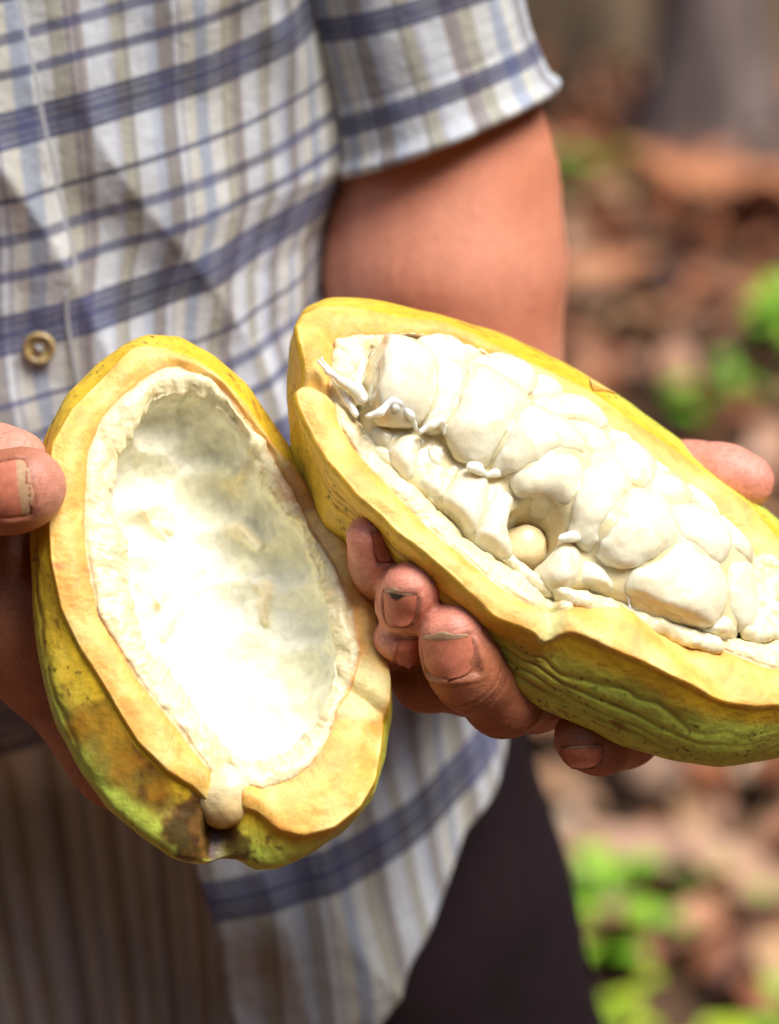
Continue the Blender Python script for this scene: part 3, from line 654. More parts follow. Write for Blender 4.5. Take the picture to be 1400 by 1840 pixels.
# beans: each one its own mesh, packed against its neighbours
# (px, py, height over the cut plane mm, semi axes mm (along the pod, across, out), turn in the cut plane deg)
SEEDS = [
 (718,668,13,(12.5,12.5,12),20),(812,640,6,(9,7,8),0),(856,642,5,(9,7,7),10),(800,700,11,(9.5,12,11),10),(880,732,13,(12,14.5,12),15),(905,672,6,(13,9,9),30),
 (975,702,5,(13,8,8),35),(968,790,13,(14,12,12),20),(1002,852,12,(11.5,12,12),15),(1040,742,6,(13,9,9),35),(1058,800,9,(9,9,10),30),(1110,790,5,(11,8,8),35),
 (1082,892,13,(11.5,14,12),25),(1135,842,9,(9,10,10),30),(1180,842,4,(11,8,8),35),(1142,940,13,(13,13,12),30),(1196,888,8,(10,9,10),30),(1240,900,5,(12,10,9),40),
 (1250,965,10,(12,11,11),30),(1218,1022,10.5,(16,13.5,10),35),(1298,975,7,(10,10,10),40),(1312,1035,6,(9,13,10),35),(1262,1095,4,(11,9,9),20),
 (695,765,2,(8.5,10,10),20),(732,802,1,(8.5,13,11),20),(790,808,4,(8,11,9),20),(786,842,1,(8,15,11),15),(844,878,2,(9.0,17,11.5),15),(900,912,2,(9,17,11.5),15),(893,878,5,(5,8,7),15),
 (952,968,-1,(5.6,6.4,8),35),(1018,1008,3,(7,13,11),20),(1078,1036,3,(12,13,11),20),(1148,1062,3,(12,13,12),25),(1208,1098,2,(12,8,10),25),(1135,1000,6,(12,12,10),20),(650,700,1,(6,8,7),0),(1345,1090,0,(9,9,8),20)]
SC = []
for px, py, h, ax_, ang in SEEDS:
    h *= 1e-3; u, v = frR.hit(px, py, h - 0.001); a = R(ang - 0)
    # local axes: turned inside the cut plane
    e1 = frR.u * math.cos(a) * 1 + frR.v * math.sin(a); e2 = np.cross(frR.n, e1); M = np.stack([e1, e2, frR.n])
    SC.append((frR.pt(u, v, h - 0.0072), np.array(ax_) * 1e-3 * np.array([1.24, 1.24, 1.06]), M))
def seed_e(i, P): c, r, M = SC[i]; return ellips(P, c, r, M)
_rlip = polar(frR, lipR, 0.085, 0.042, 0, 5)
def in_lip(P):      # the beans stay inside the mouth of the hollow
    q = P - frR.c; u, v = q @ frR.u, q @ frR.v; a = np.arctan2(v / .042, u / .085); r = np.hypot(u / .085, v / .042); return (r - np.interp(a, TH, _rlip, period=2 * math.pi)) * .050 + .0002
HOLE_C = A(955, 962, 0.010)
def hole_f(P): q = P - HOLE_C; q = q - np.outer(q @ frR.n, frR.n); return np.linalg.norm(q / np.array([1, 1.15, 1]), axis=1) - .0073
def seedcol(V):
    c = cmix(C(.83, .75, .53), C(.87, .805, .60), sstep(-.3, .3, fbm(V, 90, 3, 3))); return cmix(c, C(.76, .62, .34), 0.5 * sstep(.15, .55, fbm(V, 130, 3, 5)))
HOLE = {30}
for i in range(len(SC)):
    c, r, M = SC[i]; nb = [j for j in range(len(SC)) if j != i and np.linalg.norm(SC[j][0] - c) < r.max() + SC[j][1].max()]
    def f(P, i=i, nb=nb):
        # gentle warp so that no bean is a perfect ellipsoid
        Q = P + 0.0011 * np.c_[vnoise(P, 75, 31), vnoise(P, 75, 32), vnoise(P, 75, 33)]
        e = seed_e(i, Q); d = e
        for j in (nb if i not in HOLE else ()): d = smax(d, (e - seed_e(j, Q)) * 0.5 + 0.00010, 0.0017)
        if i not in HOLE: d = smax(d, in_lip(Q), .0015)
        if i not in HOLE: d = smax(d, -hole_f(Q), .003)
        else: d = d + .0011 * vnoise(P, 130, 12)
        return d + 0.00018 * vnoise(P, 420, 8) + 0.00035 * vnoise(P, 140, 9)
    R_ = r.max() + 0.002; hh = 0.00075
    sdf_obj(f, c - R_, c + R_, hh, "bean", M_SEED, podR, 1, seedcol if i not in HOLE else (lambda V: seedcol(V) * np.array([[.97, .87, .68]])), 0.75)
# pulp that fills the creases between the beans
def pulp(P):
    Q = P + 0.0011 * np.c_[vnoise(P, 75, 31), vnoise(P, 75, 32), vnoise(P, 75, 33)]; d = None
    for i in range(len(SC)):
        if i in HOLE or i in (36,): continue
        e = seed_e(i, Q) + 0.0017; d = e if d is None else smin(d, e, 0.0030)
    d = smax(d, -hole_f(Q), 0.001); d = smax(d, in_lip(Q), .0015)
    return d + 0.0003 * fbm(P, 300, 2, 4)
allc = np.array([s[0] for s in SC]); sdf_obj(pulp, allc.min(0) - .02, allc.max(0) + .02, .0011, "pulp", M_SEED, podR, 1, lambda V: seedcol(V) * np.array([[.95, .86, .66]]), 0.6)  # tan tint on the pulp stands in for shade in the creases
# torn strands of placenta
def strand(pts, name="pulp_strand"):
    J = [(frR.pt(*frR.hit(px, py, h * 1e-3), h * 1e-3), r * .85e-3) for px, py, h, r in pts]; P0 = np.array([j[0] for j in J])
    def f(P): return chain(P, J, .0012) + 0.0004 * fbm(P, 450, 3, 6)
    sdf_obj(f, P0.min(0) - .005, P0.max(0) + .005, .0006, name, M_SEED, podR, 1, lambda V: cmix(C(.90, .87, .72), C(.93, .91, .80), sstep(-.3, .3, fbm(V, 200, 2, 1))), 0.4)
strand([(568,645,5,.5),(590,668,6,1.1),(622,690,6,1.6),(640,700,6,2.2),(650,715,5,2.4)]); strand([(577,642,6,.45),(592,664,6,.9)]); strand([(640,700,6,1.6),(650,660,7,1.3),(652,640,8,.8)])
strand([(660,748,9,1.0),(684,740,11,1.3),(704,718,13,1.4),(716,722,13,1.2),(738,746,11,1.2),(748,770,7,.9)]); strand([(704,712,13,1.1),(710,732,12,1.3),(726,745,9,1.8)])
strand([(755,775,9,1.0),(778,762,11,1.4),(795,755,12,1.2),(798,780,9,.9)]); strand([(792,748,12,.8),(803,775,9,1.0)])
strand([(845,838,9,1.6),(858,842,9,1.9),(868,850,8,1.3)]); strand([(868,855,7,.8),(890,850,8,1.3),(918,852,7,.9)])
strand([(1008,968,9,1.3),(1028,964,10,1.6),(1042,968,9,1.2)]); strand([(1048,955,10,1.1),(1052,985,6,.8)])
strand([(1128,1060,6,.6),(1132,1100,2,.7)]); 
strand([(600,680,3,1.2),(625,720,2,1.6),(640,745,2,1.2)])
# lumps of torn pith at the two ends of the hollow
def lumps(pts, name, seed):
    rng = np.random.default_rng(seed); cs = [(frR.pt(*frR.hit(px, py, h), h), rng.uniform(.0007, .0021)) for px, py, h in pts]; P0 = np.array([c for c, r in cs])
    def f(P):
        d = None
        for c, r in cs:
            e = np.linalg.norm(P - c, axis=1) - r; d = e if d is None else smin(d, e, .0024)
        return d + .0008 * fbm(P, 320, 3, seed)
    sdf_obj(f, P0.min(0) - .005, P0.max(0) + .005, .0008, name, M_RIND, podR, 0, lambda V: cmix(C(.84, .72, .42), C(.89, .82, .56), sstep(-.3, .3, fbm(V, 180, 3, 1))), 0.8)
rng = np.random.default_rng(4)
lumps([(rng.uniform(1335, 1440), rng.uniform(1000, 1150), rng.uniform(-.003, .001)) for _ in range(110)], "torn_pith", 3)
lumps([(rng.uniform(604, 655), rng.uniform(612, 700), rng.uniform(-.003, .0008)) for _ in range(26)], "torn_pith", 4)
lumps([(x, 1064 + (x - 1000) * .34 + rng.normal(0, 3), rng.uniform(-.001, .0015)) for x in np.linspace(1005, 1290, 70)], "torn_pith", 5)
lumps([(x, 788 + (x - 654) * .84 + rng.normal(0, 2), rng.uniform(-.0025, -.0008)) for x in np.linspace(655, 985, 40)], "torn_pith", 6)
# thin splinter of skin lifted from the far rim
Vq = []
for i in range(9):
    t = i / 8; c = frR.pt(*frR.hit(1062 + 44 * t, 690 + 16 * t, .0006 + .0012 * t), .0006 + .0012 * t); w_ = .0022 * (1 - t) ** 1.3 + .00015
    for s_ in (-1, -.5, 0, .5, 1): Vq.append(c + np.array([.25, -.9, .1]) * s_ * w_ + frR.n * .0004 * (1 - abs(s_)))
    for s_ in (1, .5, 0, -.5, -1): Vq.append(c + np.array([.25, -.9, .1]) * s_ * w_ - frR.n * .0006 * (1 - abs(s_)) - frR.n * .0002)
mesh_obj("skin_splinter", Vq, grid_faces(9, 10, False, True), M_RIND, podR, attrs={'tissue': np.repeat(C(.80, .46, .08), len(Vq), 0), 'wet': np.full(len(Vq), .2)})
#PERSON
# ================================================================== THE PERSON
person = empty("person", A(-100, 2300, -0.62), "person in plaid shirt and dark trousers holding a cacao pod half in each hand", "person")
sm, n, l, p = mat("skin", 0.50, 0.42, 0.22, (1.0, 0.35, 0.18), 0.0028)
at = N(n, "ShaderNodeAttribute", attribute_name="skin")
t1 = noise(n, l, 75, 5, 0.6); r1 = ramp(n, [(0.3, (0.90, 0.87, 0.86)), (0.6, (1, 1, 1))]); l.new(t1.outputs[0], r1.inputs[0])
t3 = noise(n, l, 900, 3, 0.6); r3 = ramp(n, [(0.3, (0.84, 0.82, 0.80)), (0.6, (1, 1, 1))]); l.new(t3.outputs[0], r3.inputs[0])
v2 = n.new('ShaderNodeTexVoronoi'); v2.feature = 'DISTANCE_TO_EDGE'; v2.inputs['Scale'].default_value = 300; mp2 = n.new('ShaderNodeMapping'); mp2.inputs['Scale'].default_value = (.7, 1, 2.4); tc2 = n.new('ShaderNodeTexCoord'); nz2 = noise(n, l, 140, 3); ad = N(n, 'ShaderNodeVectorMath', operation='MULTIPLY_ADD'); l.new(nz2.outputs[1], ad.inputs[0]); ad.inputs[1].default_value = (.004, .004, .004); l.new(tc2.outputs['Object'], ad.inputs[2]); l.new(ad.outputs[0], mp2.inputs[0]); l.new(mp2.outputs[0], v2.inputs['Vector']); rv = ramp(n, [(0.0, (.72, .66, .62)), (0.06, (1, 1, 1))]); l.new(v2.outputs['Distance'], rv.inputs[0])
l.new(mixc(n, l, mixc(n, l, mixc(n, l, at.outputs['Color'], rv.outputs[0], .75, 'MULTIPLY'), r1.outputs[0], 1.0, 'MULTIPLY'), r3.outputs[0], 1.0, 'MULTIPLY'), p.inputs['Base Color'])
tc = n.new("ShaderNodeTexCoord"); mp = n.new("ShaderNodeMapping"); mp.inputs['Scale'].default_value = (1, 1.0, 2.6); l.new(tc.outputs['Object'], mp.inputs[0])
v = n.new("ShaderNodeTexVoronoi"); v.feature = 'DISTANCE_TO_EDGE'; v.inputs['Scale'].default_value = 620; l.new(mp.outputs[0], v.inputs['Vector'])
t2 = noise(n, l, 260, 4, 0.6, mp.outputs[0]); q = bump(n, l, p, v.outputs['Distance'], 0.18, 0.0005); q = bump(n, l, p, t2.outputs[0], 0.3, 0.0007, q)
def J(*a): return [(A(x, y, d), r * 1e-3) for x, y, d, r in a]
# right of the photo: the hand under the full half
F3 = J((815, 1141, .0150, 9.0), (824, 1175, .0140, 9.1), (846, 1213, .0100, 9.3), (905, 1254, -.006, 10.2), (960, 1245, -.028, 10.2), (1030, 1190, -.056, 11))
F2 = J((738, 1060, .0150, 7.9), (733, 1085, .0090, 7.8), (739, 1122, -.007, 7.8), (742, 1165, -.019, 8.2), (768, 1215, -.018, 9.2), (850, 1222, -.028, 9.4), (975, 1150, -.058, 11))
F1 = J((661, 965, .0100, 6.1), (676, 1015, .0040, 6.3), (694, 1075, -.008, 6.6), (735, 1140, -.024, 7.6), (800, 1150, -.032, 8.2), (930, 1090, -.058, 10))
F4 = J((1048, 1328, -.0100, 8.3), (1080, 1332, -.0150, 8.5), (1125, 1318, -.0260, 8.8), (1180, 1270, -.048, 9.6), (1120, 1180, -.064, 11))
TR = J((1343, 866, -.0470, 7.9), (1300, 855, -.0500, 8.4), (1235, 850, -.0570, 8.6), (1130, 880, -.078, 11), (1010, 930, -.085, 13))
ARM = J((662, -420, -.155, 36), (712, -120, -.176, 30), (790, 120, -.19, 31), (803, 330, -.20, 36.5), (797, 480, -.205, 40.5), (806, 620, -.212, 36.5), (850, 800, -.225, 35), (905, 900, -.17, 30), (950, 950, -.105, 24), (1000, 1040, -.078, 22))
# left of the photo: the hand round the emptied half
TL = J((52, 874, .0235, 9.8), (28, 882, .0225, 10.4), (-60, 900, .0130, 11.0), (-130, 960, -.010, 13), (-120, 1060, -.030, 16))
IL = J((28, 832, .0020, 9.4), (-20, 830, -.002, 10), (-110, 860, -.022, 11), (-100, 1000, -.035, 14))
PLm = J((-40, 1010, -.028, 25), (55, 1095, -.028, 22), (165, 1220, -.031, 18), (232, 1350, -.024, 14.5), (300, 1412, -.020, 10.0))
L1 = J((713, 1148, .0060, 6.2), (684, 1158, -.010, 6.2), (600, 1135, -.036, 7.6), (420, 1130, -.0475, 8.6), (180, 1150, -.044, 10))
L2 = J((540, 1020, -.047, 7.4), (380, 1020, -.0505, 8.6), (150, 1080, -.044, 10))
L3 = J((585, 1262, -.034, 7.4), (420, 1250, -.0405, 8.6), (200, 1240, -.040, 10))
ARML = J((-60, 1040, -.040, 26), (-250, 1000, -.080, 27), (-600, 860, -.20, 38), (-830, 250, -.24, 42), (-790, -450, -.20, 46))
PC = A(1020, 1090, -.072)
def up(z): return np.array([0, math.cos(R(25)), math.sin(R(25))]) * z
HIPR, KNR, FTR = np.array([-.045, -.060, -.375]), np.array([.085, -.455, -.555]), np.array([.110, -.820, -.735])
HIPL, KNL, FTL = np.array([-.200, -.070, -.385]), np.array([-.250, -.465, -.560]), np.array([-.270, -.825, -.737])
CEN = np.array([-.165, .0, -.310]); SHO = CEN + up(.34)
def body_f(P):
    out = np.full(len(P), 9.0)
    def near(pts, rad):
        c = np.mean(pts, 0); r = np.max(np.linalg.norm(pts - c, axis=1)) + rad; d = np.linalg.norm(P - c, axis=1) - r
        return d
    def add(fn, J_, k):
        nonlocal out
        pts = np.array([j[0] for j in J_]); b = near(pts, .045); m = b < .02
        o = np.maximum(b, .02)
        o = np.where(m, 0, b + .0)
        if m.any(): o[m] = fn(P[m])
        out = smin(out, o, k)
    add(lambda Q: smin(ellips(Q, PC, (.034, .036, .0145)), ellips(Q, A(1060, 1010, -.078), (.026, .028, .017)), .012), [(PC, 0)], .001)
    for f_, k in ((TR, .010), (F1, .0012), (F2, .0012), (F3, .0012), (F4, .006), (ARM, .012)): add(lambda Q, f_=f_: chain(Q, f_, .006 if f_ is not ARM else .008), f_, k)
    right_ = out; out = np.full(len(P), 9.0)      # the two hands touch but do not merge
    add(lambda Q: chain(Q, PLm, .014), PLm, .001)
    for f_, k in ((TL, .010), (IL, .008), (L1, .008), (L2, .008), (L3, .008), (ARML, .014)): add(lambda Q, f_=f_: chain(Q, f_, .006 if f_ is not ARML else .03), f_, k)
    out = smin(right_, out, .0005)
    e = np.array([.96, .27, 0]) * .045
    tors = [(SHO, .070), (CEN + up(.12), .070), (CEN, .07), ((HIPR + HIPL) / 2 + up(.02), .078)]
    for s_ in (-1, 1): out = smin(out, chain(P, [(a + e * s_, r) for a, r in tors], .03), .03)
    out = smin(out, cone(P, SHO + [.05, .02, 0], A(655, -460, -.155), .055, .040), .03); out = smin(out, cone(P, SHO - [.05, 0, 0], A(-790, -450, -.20), .06, .048), .03)
    for H, K, T in ((HIPR, KNR, FTR), (HIPL, KNL, FTL)):
        out = smin(out, chain(P, [(H, .072), (K, .05), (T + up(.07), .036)], .03), .03); out = smin(out, cone(P, T + up(.04), T + up(.022) + np.array([.02, -.05, .11]), .032, .026), .02)
    NK = SHO + up(.10) + [0, 0, .02]; HD = SHO + up(.25) + [.01, 0.0, .05]
    out = smin(out, cone(P, NK - up(.06), NK + up(.06), .055, .05), .03); out = smin(out, ellips(P, HD, (.072, .10, .088)), .02)
    fwd = np.array([.2, -.42, .88]); out = smin(out, cone(P, HD + fwd * .078 + up(.01), HD + fwd * .090 - up(.02), .007, .011), .010); out = smin(out, cone(P, HD + fwd * .035 - up(.065), HD + fwd * .05 - up(.075), .036, .028), .02)
    for s_ in (-1, 1): out = smin(out, ellips(P, HD + np.array([.075 * s_, -.005, -.01]), (.010, .028, .018)), .006)
    return out
def axis(lo, a, b, hi, h, g=1.09, mx=.011):
    mid = list(np.arange(a, b, h)); x = mid[-1]; s = h
    while x < hi: s = min(s * g, mx); x += s; mid.append(x)
    x = mid[0]; s = h; pre = []
    while x > lo: s = min(s * g, mx); x -= s; pre.append(x)
    return np.array(pre[::-1] + mid)
BV_, BF_ = surface_nets(body_f, [axis(-.30, -.110, .112, .20, .0009), axis(-1.0, -.079, .026, .70, .0009), axis(-.80, -.066, .035, .30, .0009)], 8)
BV_ = smooth_verts(BV_, BF_, 1)
NAILS = [ # tip centre, axis towards the tip, outward normal, r, half width deg, back mm, front mm, kind
 (A(806, 1141, .0150), A(806, 1090, .0150) - A(824, 1180, .008), (-.16, -.34, .93), 9.2, 46, 9.0, 4.2, 0),
 (A(724, 1060, .0150), A(722, 1010, .0150) - A(728, 1090, .010), (-.30, -.30, .90), 8.1, 46, 9.0, 2.6, 1),
 (A(664, 968, .0100), A(652, 915, .0100) - A(674, 1015, .006), (.80, -.05, .60), 6.3, 42, 6.5, 5.0, 2),
 (A(1046, 1328, -.010), A(1040, 1270, -.006) - A(1050, 1340, -.012), (-.10, -.28, .95), 8.5, 44, 6.5, 1.2, 3),
 (A(42, 878, .0235), A(118, 872, .020) - A(20, 884, .0225), (-.05, .02, 1.0), 10.0, 45, 10.5, 4.0, 4),
 (A(716, 1150, .0062), A(727, 1108, .009) - A(714, 1185, .004), (.62, -.42, .66), 6.0, 44, 6.0, 4.6, 5)]
def nail_frame(c, t, nn):
    nn = unit(nn); t = np.asarray(t, float); t = unit(t - nn * (t @ nn)); return t, nn, np.cross(t, nn)
Nb = vnormals(BV_, BF_)
mnb = (BV_[:, 1] < .03) & (BV_[:, 1] > -.085) & (np.abs(BV_[:, 0]) < .12); kf = mnb[BF_].all(1); BVB = BVHTree.FromPolygons([tuple(v) for v in BV_], BF_[kf].tolist())
vol = np.einsum('ij,ij->i', BV_[BF_[:, 0]], np.cross(BV_[BF_[:, 1]], BV_[BF_[:, 2]])).sum()
if vol < 0: BF_ = BF_[:, ::-1]; Nb = -Nb
disp = 0.00025 * fbm(BV_, 220, 3, 3); 
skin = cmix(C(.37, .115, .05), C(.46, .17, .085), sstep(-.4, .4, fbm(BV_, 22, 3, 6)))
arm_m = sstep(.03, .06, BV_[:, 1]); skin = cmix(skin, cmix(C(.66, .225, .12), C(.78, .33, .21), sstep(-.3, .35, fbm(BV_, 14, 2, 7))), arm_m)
def pink(c, r, col, am):
    global skin
    d = np.linalg.norm(BV_ - c, axis=1); skin = cmix(skin, col, am * (1 - sstep(r * 0.6, r * 1.35, d + .002 * fbm(BV_, 120, 2, 2))))
for F_ in (F1, F2, F3): pink(F_[0][0] + np.array([0, .004, 0]), .0115, C(.78, .30, .21), .95)
pink(F4[0][0], .009, C(.50, .20, .13), .6); pink(TR[0][0], .02, C(.84, .28, .20), .95); pink(TR[1][0], .018, C(.70, .32, .24), .7); pink(TL[0][0] + np.array([.006, 0, 0]), .011, C(.64, .28, .20), .85); pink(IL[0][0], .016, C(.66, .33, .24), .8); pink(L1[0][0], .010, C(.78, .33, .23), .9)
for c, t, nn, r, aw, bk, fr_, kd in NAILS:
    t, nn, sd = nail_frame(c, t, nn); r *= 1e-3; bk *= 1e-3; fr_ *= 1e-3; q = BV_ - c; s = q @ t; al = np.degrees(np.arctan2(q @ sd, q @ nn)); rad = np.hypot(q @ sd, q @ nn)
    e = np.maximum(np.abs(al) / aw, np.abs(s - (fr_ - bk) / 2) / ((fr_ + bk) / 2)); ok = (rad < r * 1.6)
    disp += ok * (-0.0010 * (1 - sstep(.90, 1.08, e)) * (s < fr_ * 0.6) + 0.0004 * np.exp(-((e - 1.16) / .10) ** 2) * (s < fr_ * .3)); skin = cmix(skin, C(.16, .06, .035), ok * 0.40 * np.exp(-((e - 1.03) / .05) ** 2))
# creases across the finger joints
for F_ in (F3, F2, F1, F4, TL, ARML[:2], IL, PLm):
    for i in (2, 3):
        if i + 1 >= len(F_): continue
        c, r = F_[i]; t = unit(F_[i - 1][0] - F_[i + 1][0]); q = BV_ - c; s = q @ t; near_ = np.linalg.norm(q, axis=1) < r * 1.3
        for o_ in (-.0018, 0.0, .0022):
            e = np.exp(-((s - o_ + .0006 * fbm(BV_, 150, 2, i)) / .0006) ** 2) * near_; disp -= .00030 * e; skin = cmix(skin, C(.17, .06, .035), .35 * e)
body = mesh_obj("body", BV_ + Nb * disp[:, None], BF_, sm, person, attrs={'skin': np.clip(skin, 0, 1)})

nm_, n, l, p = mat("fingernail", 0.5, 0.3, 0.15, (1, .5, .3), .001)
at = N(n, "ShaderNodeAttribute", attribute_name="nail"); t1 = noise(n, l, 500, 4); r1 = ramp(n, [(0.3, (.78, .74, .70)), (.65, (1, 1, 1))]); l.new(t1.outputs[0], r1.inputs[0]); l.new(mixc(n, l, at.outputs['Color'], r1.outputs[0], 1, 'MULTIPLY'), p.inputs['Base Color']); bump(n, l, p, t1.outputs[0], .25, .0003)
for c, t, nn, r, aw, bk, fr_, kd in NAILS:
    t, nn, sd = nail_frame(c, t, nn); bk *= 1e-3; fr_ *= 1e-3; ns, na = 22, 19; V = []; colr = []; hs = []
    for s_ in (-.7, -.4, -.1):
        for al in (-25, 0, 25):
            dd = nn * math.cos(R(al)) + sd * math.sin(R(al)); h = BVB.ray_cast(Vector(c + t * s_ * bk + dd * .02), Vector(-dd))
            if h[0] is not None and abs(.02 - h[3] - r * 1e-3) < .0018: hs.append(.02 - h[3])
    r = float(np.median(hs)) + .0002 if hs else r * 1e-3
    H = np.zeros((ns, na))
    for i in range(ns):
        s_ = -bk + (bk + fr_) * min(i / (ns - 1), .70)
        for k in range(na):
            al = R(aw) * (k / (na - 1) * 2 - 1); dd = nn * math.cos(al) + sd * math.sin(al); h = BVB.ray_cast(Vector(c + t * s_ + dd * .02), Vector(-dd))
            H[i, k] = np.clip(.02 - h[3] if h[0] is not None else r, r - .0010, r + .0010)
    for _ in range(14): Hp = np.pad(H, 1, 'edge'); H = (Hp[:-2, 1:-1] + Hp[2:, 1:-1] + Hp[1:-1, :-2] + Hp[1:-1, 2:] + 2 * H) / 6
    for lay in (0, 1):
        for i in range(ns):
            q = i / (ns - 1); s = -bk + (bk + fr_) * q
            wq = (1 - (1 - min(1, q / .42)) ** 2.4) ** .42 if q < .42 else 1.0
            wq = max(wq, .05) * (1 - .30 * max(0, (q - .78) / .22) ** 2.5)
            for k in range(na):
                x = (k / (na - 1) * 2 - 1); al = R(aw) * x * wq
                edge = fr_ * 0.12 * math.cos(x * 5 + kd) * (q > .9)
                rr = H[i, k] - .0002 - (0.0005 if lay else 0) + 0.0001 * math.cos(x * 30) - max(0, s) * 0.10
                s2 = s - (x * x) * 0.0011 * (q > .8) * (q - .8) * 5 + edge * .6
                V.append(c + t * s2 + (nn * math.cos(al) + sd * math.sin(al)) * rr)
                base = np.array([.58, .19, .11]); 
                if q > .86: base = np.array([.50, .31, .18])
                if q > .96: base = np.array([.36, .25, .15])
                if .83 < q <= .86: base = np.array([.30, .14, .08])
                if kd == 1 and q > .70 and abs(x) < .42 * (q - .68) / .14 and q < .88: base = np.array([.045, .028, .018])
                if kd == 4 and q > .74: base = np.array([.50, .31, .17])
                colr.append(base)
    F = grid_faces(ns, na); m_ = ns * na; F = np.r_[F, F[:, ::-1] + m_]
    b = [(i, 0) for i in range(ns)] + [(ns - 1, k) for k in range(1, na)] + [(i, na - 1) for i in range(ns - 2, -1, -1)] + [(0, k) for k in range(na - 2, 0, -1)]
    idx = [i * na + k for i, k in b]; F = np.r_[F, [[idx[j], idx[j] + m_, idx[(j + 1) % len(idx)] + m_, idx[(j + 1) % len(idx)]] for j in range(len(idx))]]
    o = mesh_obj("fingernail", V, F, nm_, person, attrs={'nail': np.array(colr)})
    if kd == 1: o['label'] = "fingernail with a dark patch of dirt under its edge"

# ---- cloth
def cloth_mat(name, vperiod, shade=1.0):
    m, n, l, p = mat(name, 0.85, 0.15); p.inputs['Sheen Weight'].default_value = 0.15
    uv = n.new("ShaderNodeUVMap"); uv.uv_map = "cloth"; sp_ = n.new("ShaderNodeSeparateXYZ"); l.new(uv.outputs[0], sp_.inputs[0])
    def fr(o, per, off=0.0):
        a = N(n, "ShaderNodeMath", operation='MULTIPLY_ADD'); l.new(o, a.inputs[0]); a.inputs[1].default_value = 1 / per; a.inputs[2].default_value = off
        b = N(n, "ShaderNodeMath", operation='FRACT'); l.new(a.outputs[0], b.inputs[0]); return b.outputs[0]
    W_, G_, K_, T_, B_ = (.58, .61, .65), (.38, .42, .50), (.41, .40, .34), (.30, .28, .27), (.13, .14, .22)
    st = [(0, K_), (.07, K_), (.085, W_), (.17, W_), (.18, (.50, .53, .62)), (.24, G_), (.25, T_), (.33, T_), (.34, W_), (.47, (.60, .58, .50)), (.48, G_), (.56, G_), (.57, (.62, .63, .62)), (.66, (.62, .63, .62)), (.67, K_), (.75, (.46, .44, .37)), (.76, (.36, .32, .30)), (.83, (.36, .32, .30)), (.84, W_), (.95, W_), (.965, (.48, .50, .60)), (1, K_)]
    r = ramp(n, st); l.new(fr(sp_.outputs[0], 330.0), r.inputs[0])
    thin = [(0, (0, 0, 0)), (.030, (0, 0, 0)), (.036, (1, 1, 1)), (.044, (0, 0, 0)), (.072, (0, 0, 0)), (.080, (1, 1, 1)), (.088, (0, 0, 0)), (.33, (0, 0, 0)), (.338, (.8, .8, .8)), (.346, (0, 0, 0)), (.61, (0, 0, 0)), (.618, (.9, .9, .9)), (.626, (0, 0, 0)), (.66, (0, 0, 0)), (.668, (.9, .9, .9)), (.676, (0, 0, 0)), (1, (0, 0, 0))]
    r2 = ramp(n, thin); l.new(fr(sp_.outputs[0], 330.0, .28), r2.inputs[0])
    c = mixc(n, l, r.outputs[0], B_, r2.outputs[0])
    D_, L_, O_ = (.95,) * 3, (.50,) * 3, (0,) * 3
    hv = [(0, D_), (.022, D_), (.030, L_), (.038, D_), (.056, D_), (.064, L_), (.072, D_), (.094, D_), (.104, O_), (.335, O_), (.343, (.85,) * 3), (.362, (.85,) * 3), (.370, O_), (.51, O_), (.52, (.75,) * 3), (.565, (.75,) * 3), (.575, O_), (.685, O_), (.695, (.8,) * 3), (.735, (.8,) * 3), (.745, O_), (.896, O_), (.906, D_), (.926, D_), (.934, L_), (.942, D_), (.962, D_), (.970, L_), (.978, D_), (1, D_)]
    r3 = ramp(n, hv); l.new(fr(sp_.outputs[1], vperiod), r3.inputs[0])
    r4 = ramp(n, [(0, (1,) * 3), (.104, (1,) * 3), (.11, (0,) * 3), (.89, (0,) * 3), (.896, (1,) * 3), (1, (1,) * 3)]); l.new(fr(sp_.outputs[1], vperiod), r4.inputs[0])
    fd = N(n, "ShaderNodeAttribute", attribute_name="line_strength"); mx = N(n, "ShaderNodeMath", operation='MAXIMUM'); l.new(fd.outputs['Fac'], mx.inputs[0]); l.new(r4.outputs[0], mx.inputs[1])
    s0 = N(n, "ShaderNodeMath", operation='MULTIPLY'); l.new(r3.outputs[0], s0.inputs[0]); l.new(mx.outputs[0], s0.inputs[1])
    sc_ = N(n, "ShaderNodeMath", operation='MULTIPLY'); l.new(s0.outputs[0], sc_.inputs[0]); sc_.inputs[1].default_value = .90
    nb = noise(n, l, 30, 3); bl = ramp(n, [(0.35, (.020, .020, .050)), (0.6, (.055, .065, .19))]); l.new(nb.outputs[0], bl.inputs[0])
    c = mixc(n, l, c, bl.outputs[0], sc_.outputs[0])
    wv = noise(n, l, 1600, 2, .5); rw = ramp(n, [(.3, (.80, .80, .80)), (.65, (1, 1, 1))]); l.new(wv.outputs[0], rw.inputs[0]); c = mixc(n, l, c, rw.outputs[0], 1, 'MULTIPLY')
    st_ = noise(n, l, 18, 4, .6); rs_ = ramp(n, [(.3, (.86, .84, .80)), (.6, (1, 1, 1))]); l.new(st_.outputs[0], rs_.inputs[0]); c = mixc(n, l, c, rs_.outputs[0], 1, 'MULTIPLY')
    l.new(c, p.inputs['Base Color'])
    w2 = noise(n, l, 55, 4, .55); q = bump(n, l, p, w2.outputs[0], .35, .006); bump(n, l, p, wv.outputs[0], .2, .0003, q); return m
M_SHIRT = cloth_mat("plaid_cotton", 330.0)
YS = np.array([-1500, -1250, -900, 0, 150, 280, 400, 500, 700, 1000, 1330, 1560, 1700, 1900, 2200], float)
XR = np.array([-105, 200, 520, 604, 616, 630, 600, 608, 690, 820, 885, 895, 895, 890, 890], float)
XR[[6, 7, 8]] = (580, 575, 650); XR[9:] -= 8
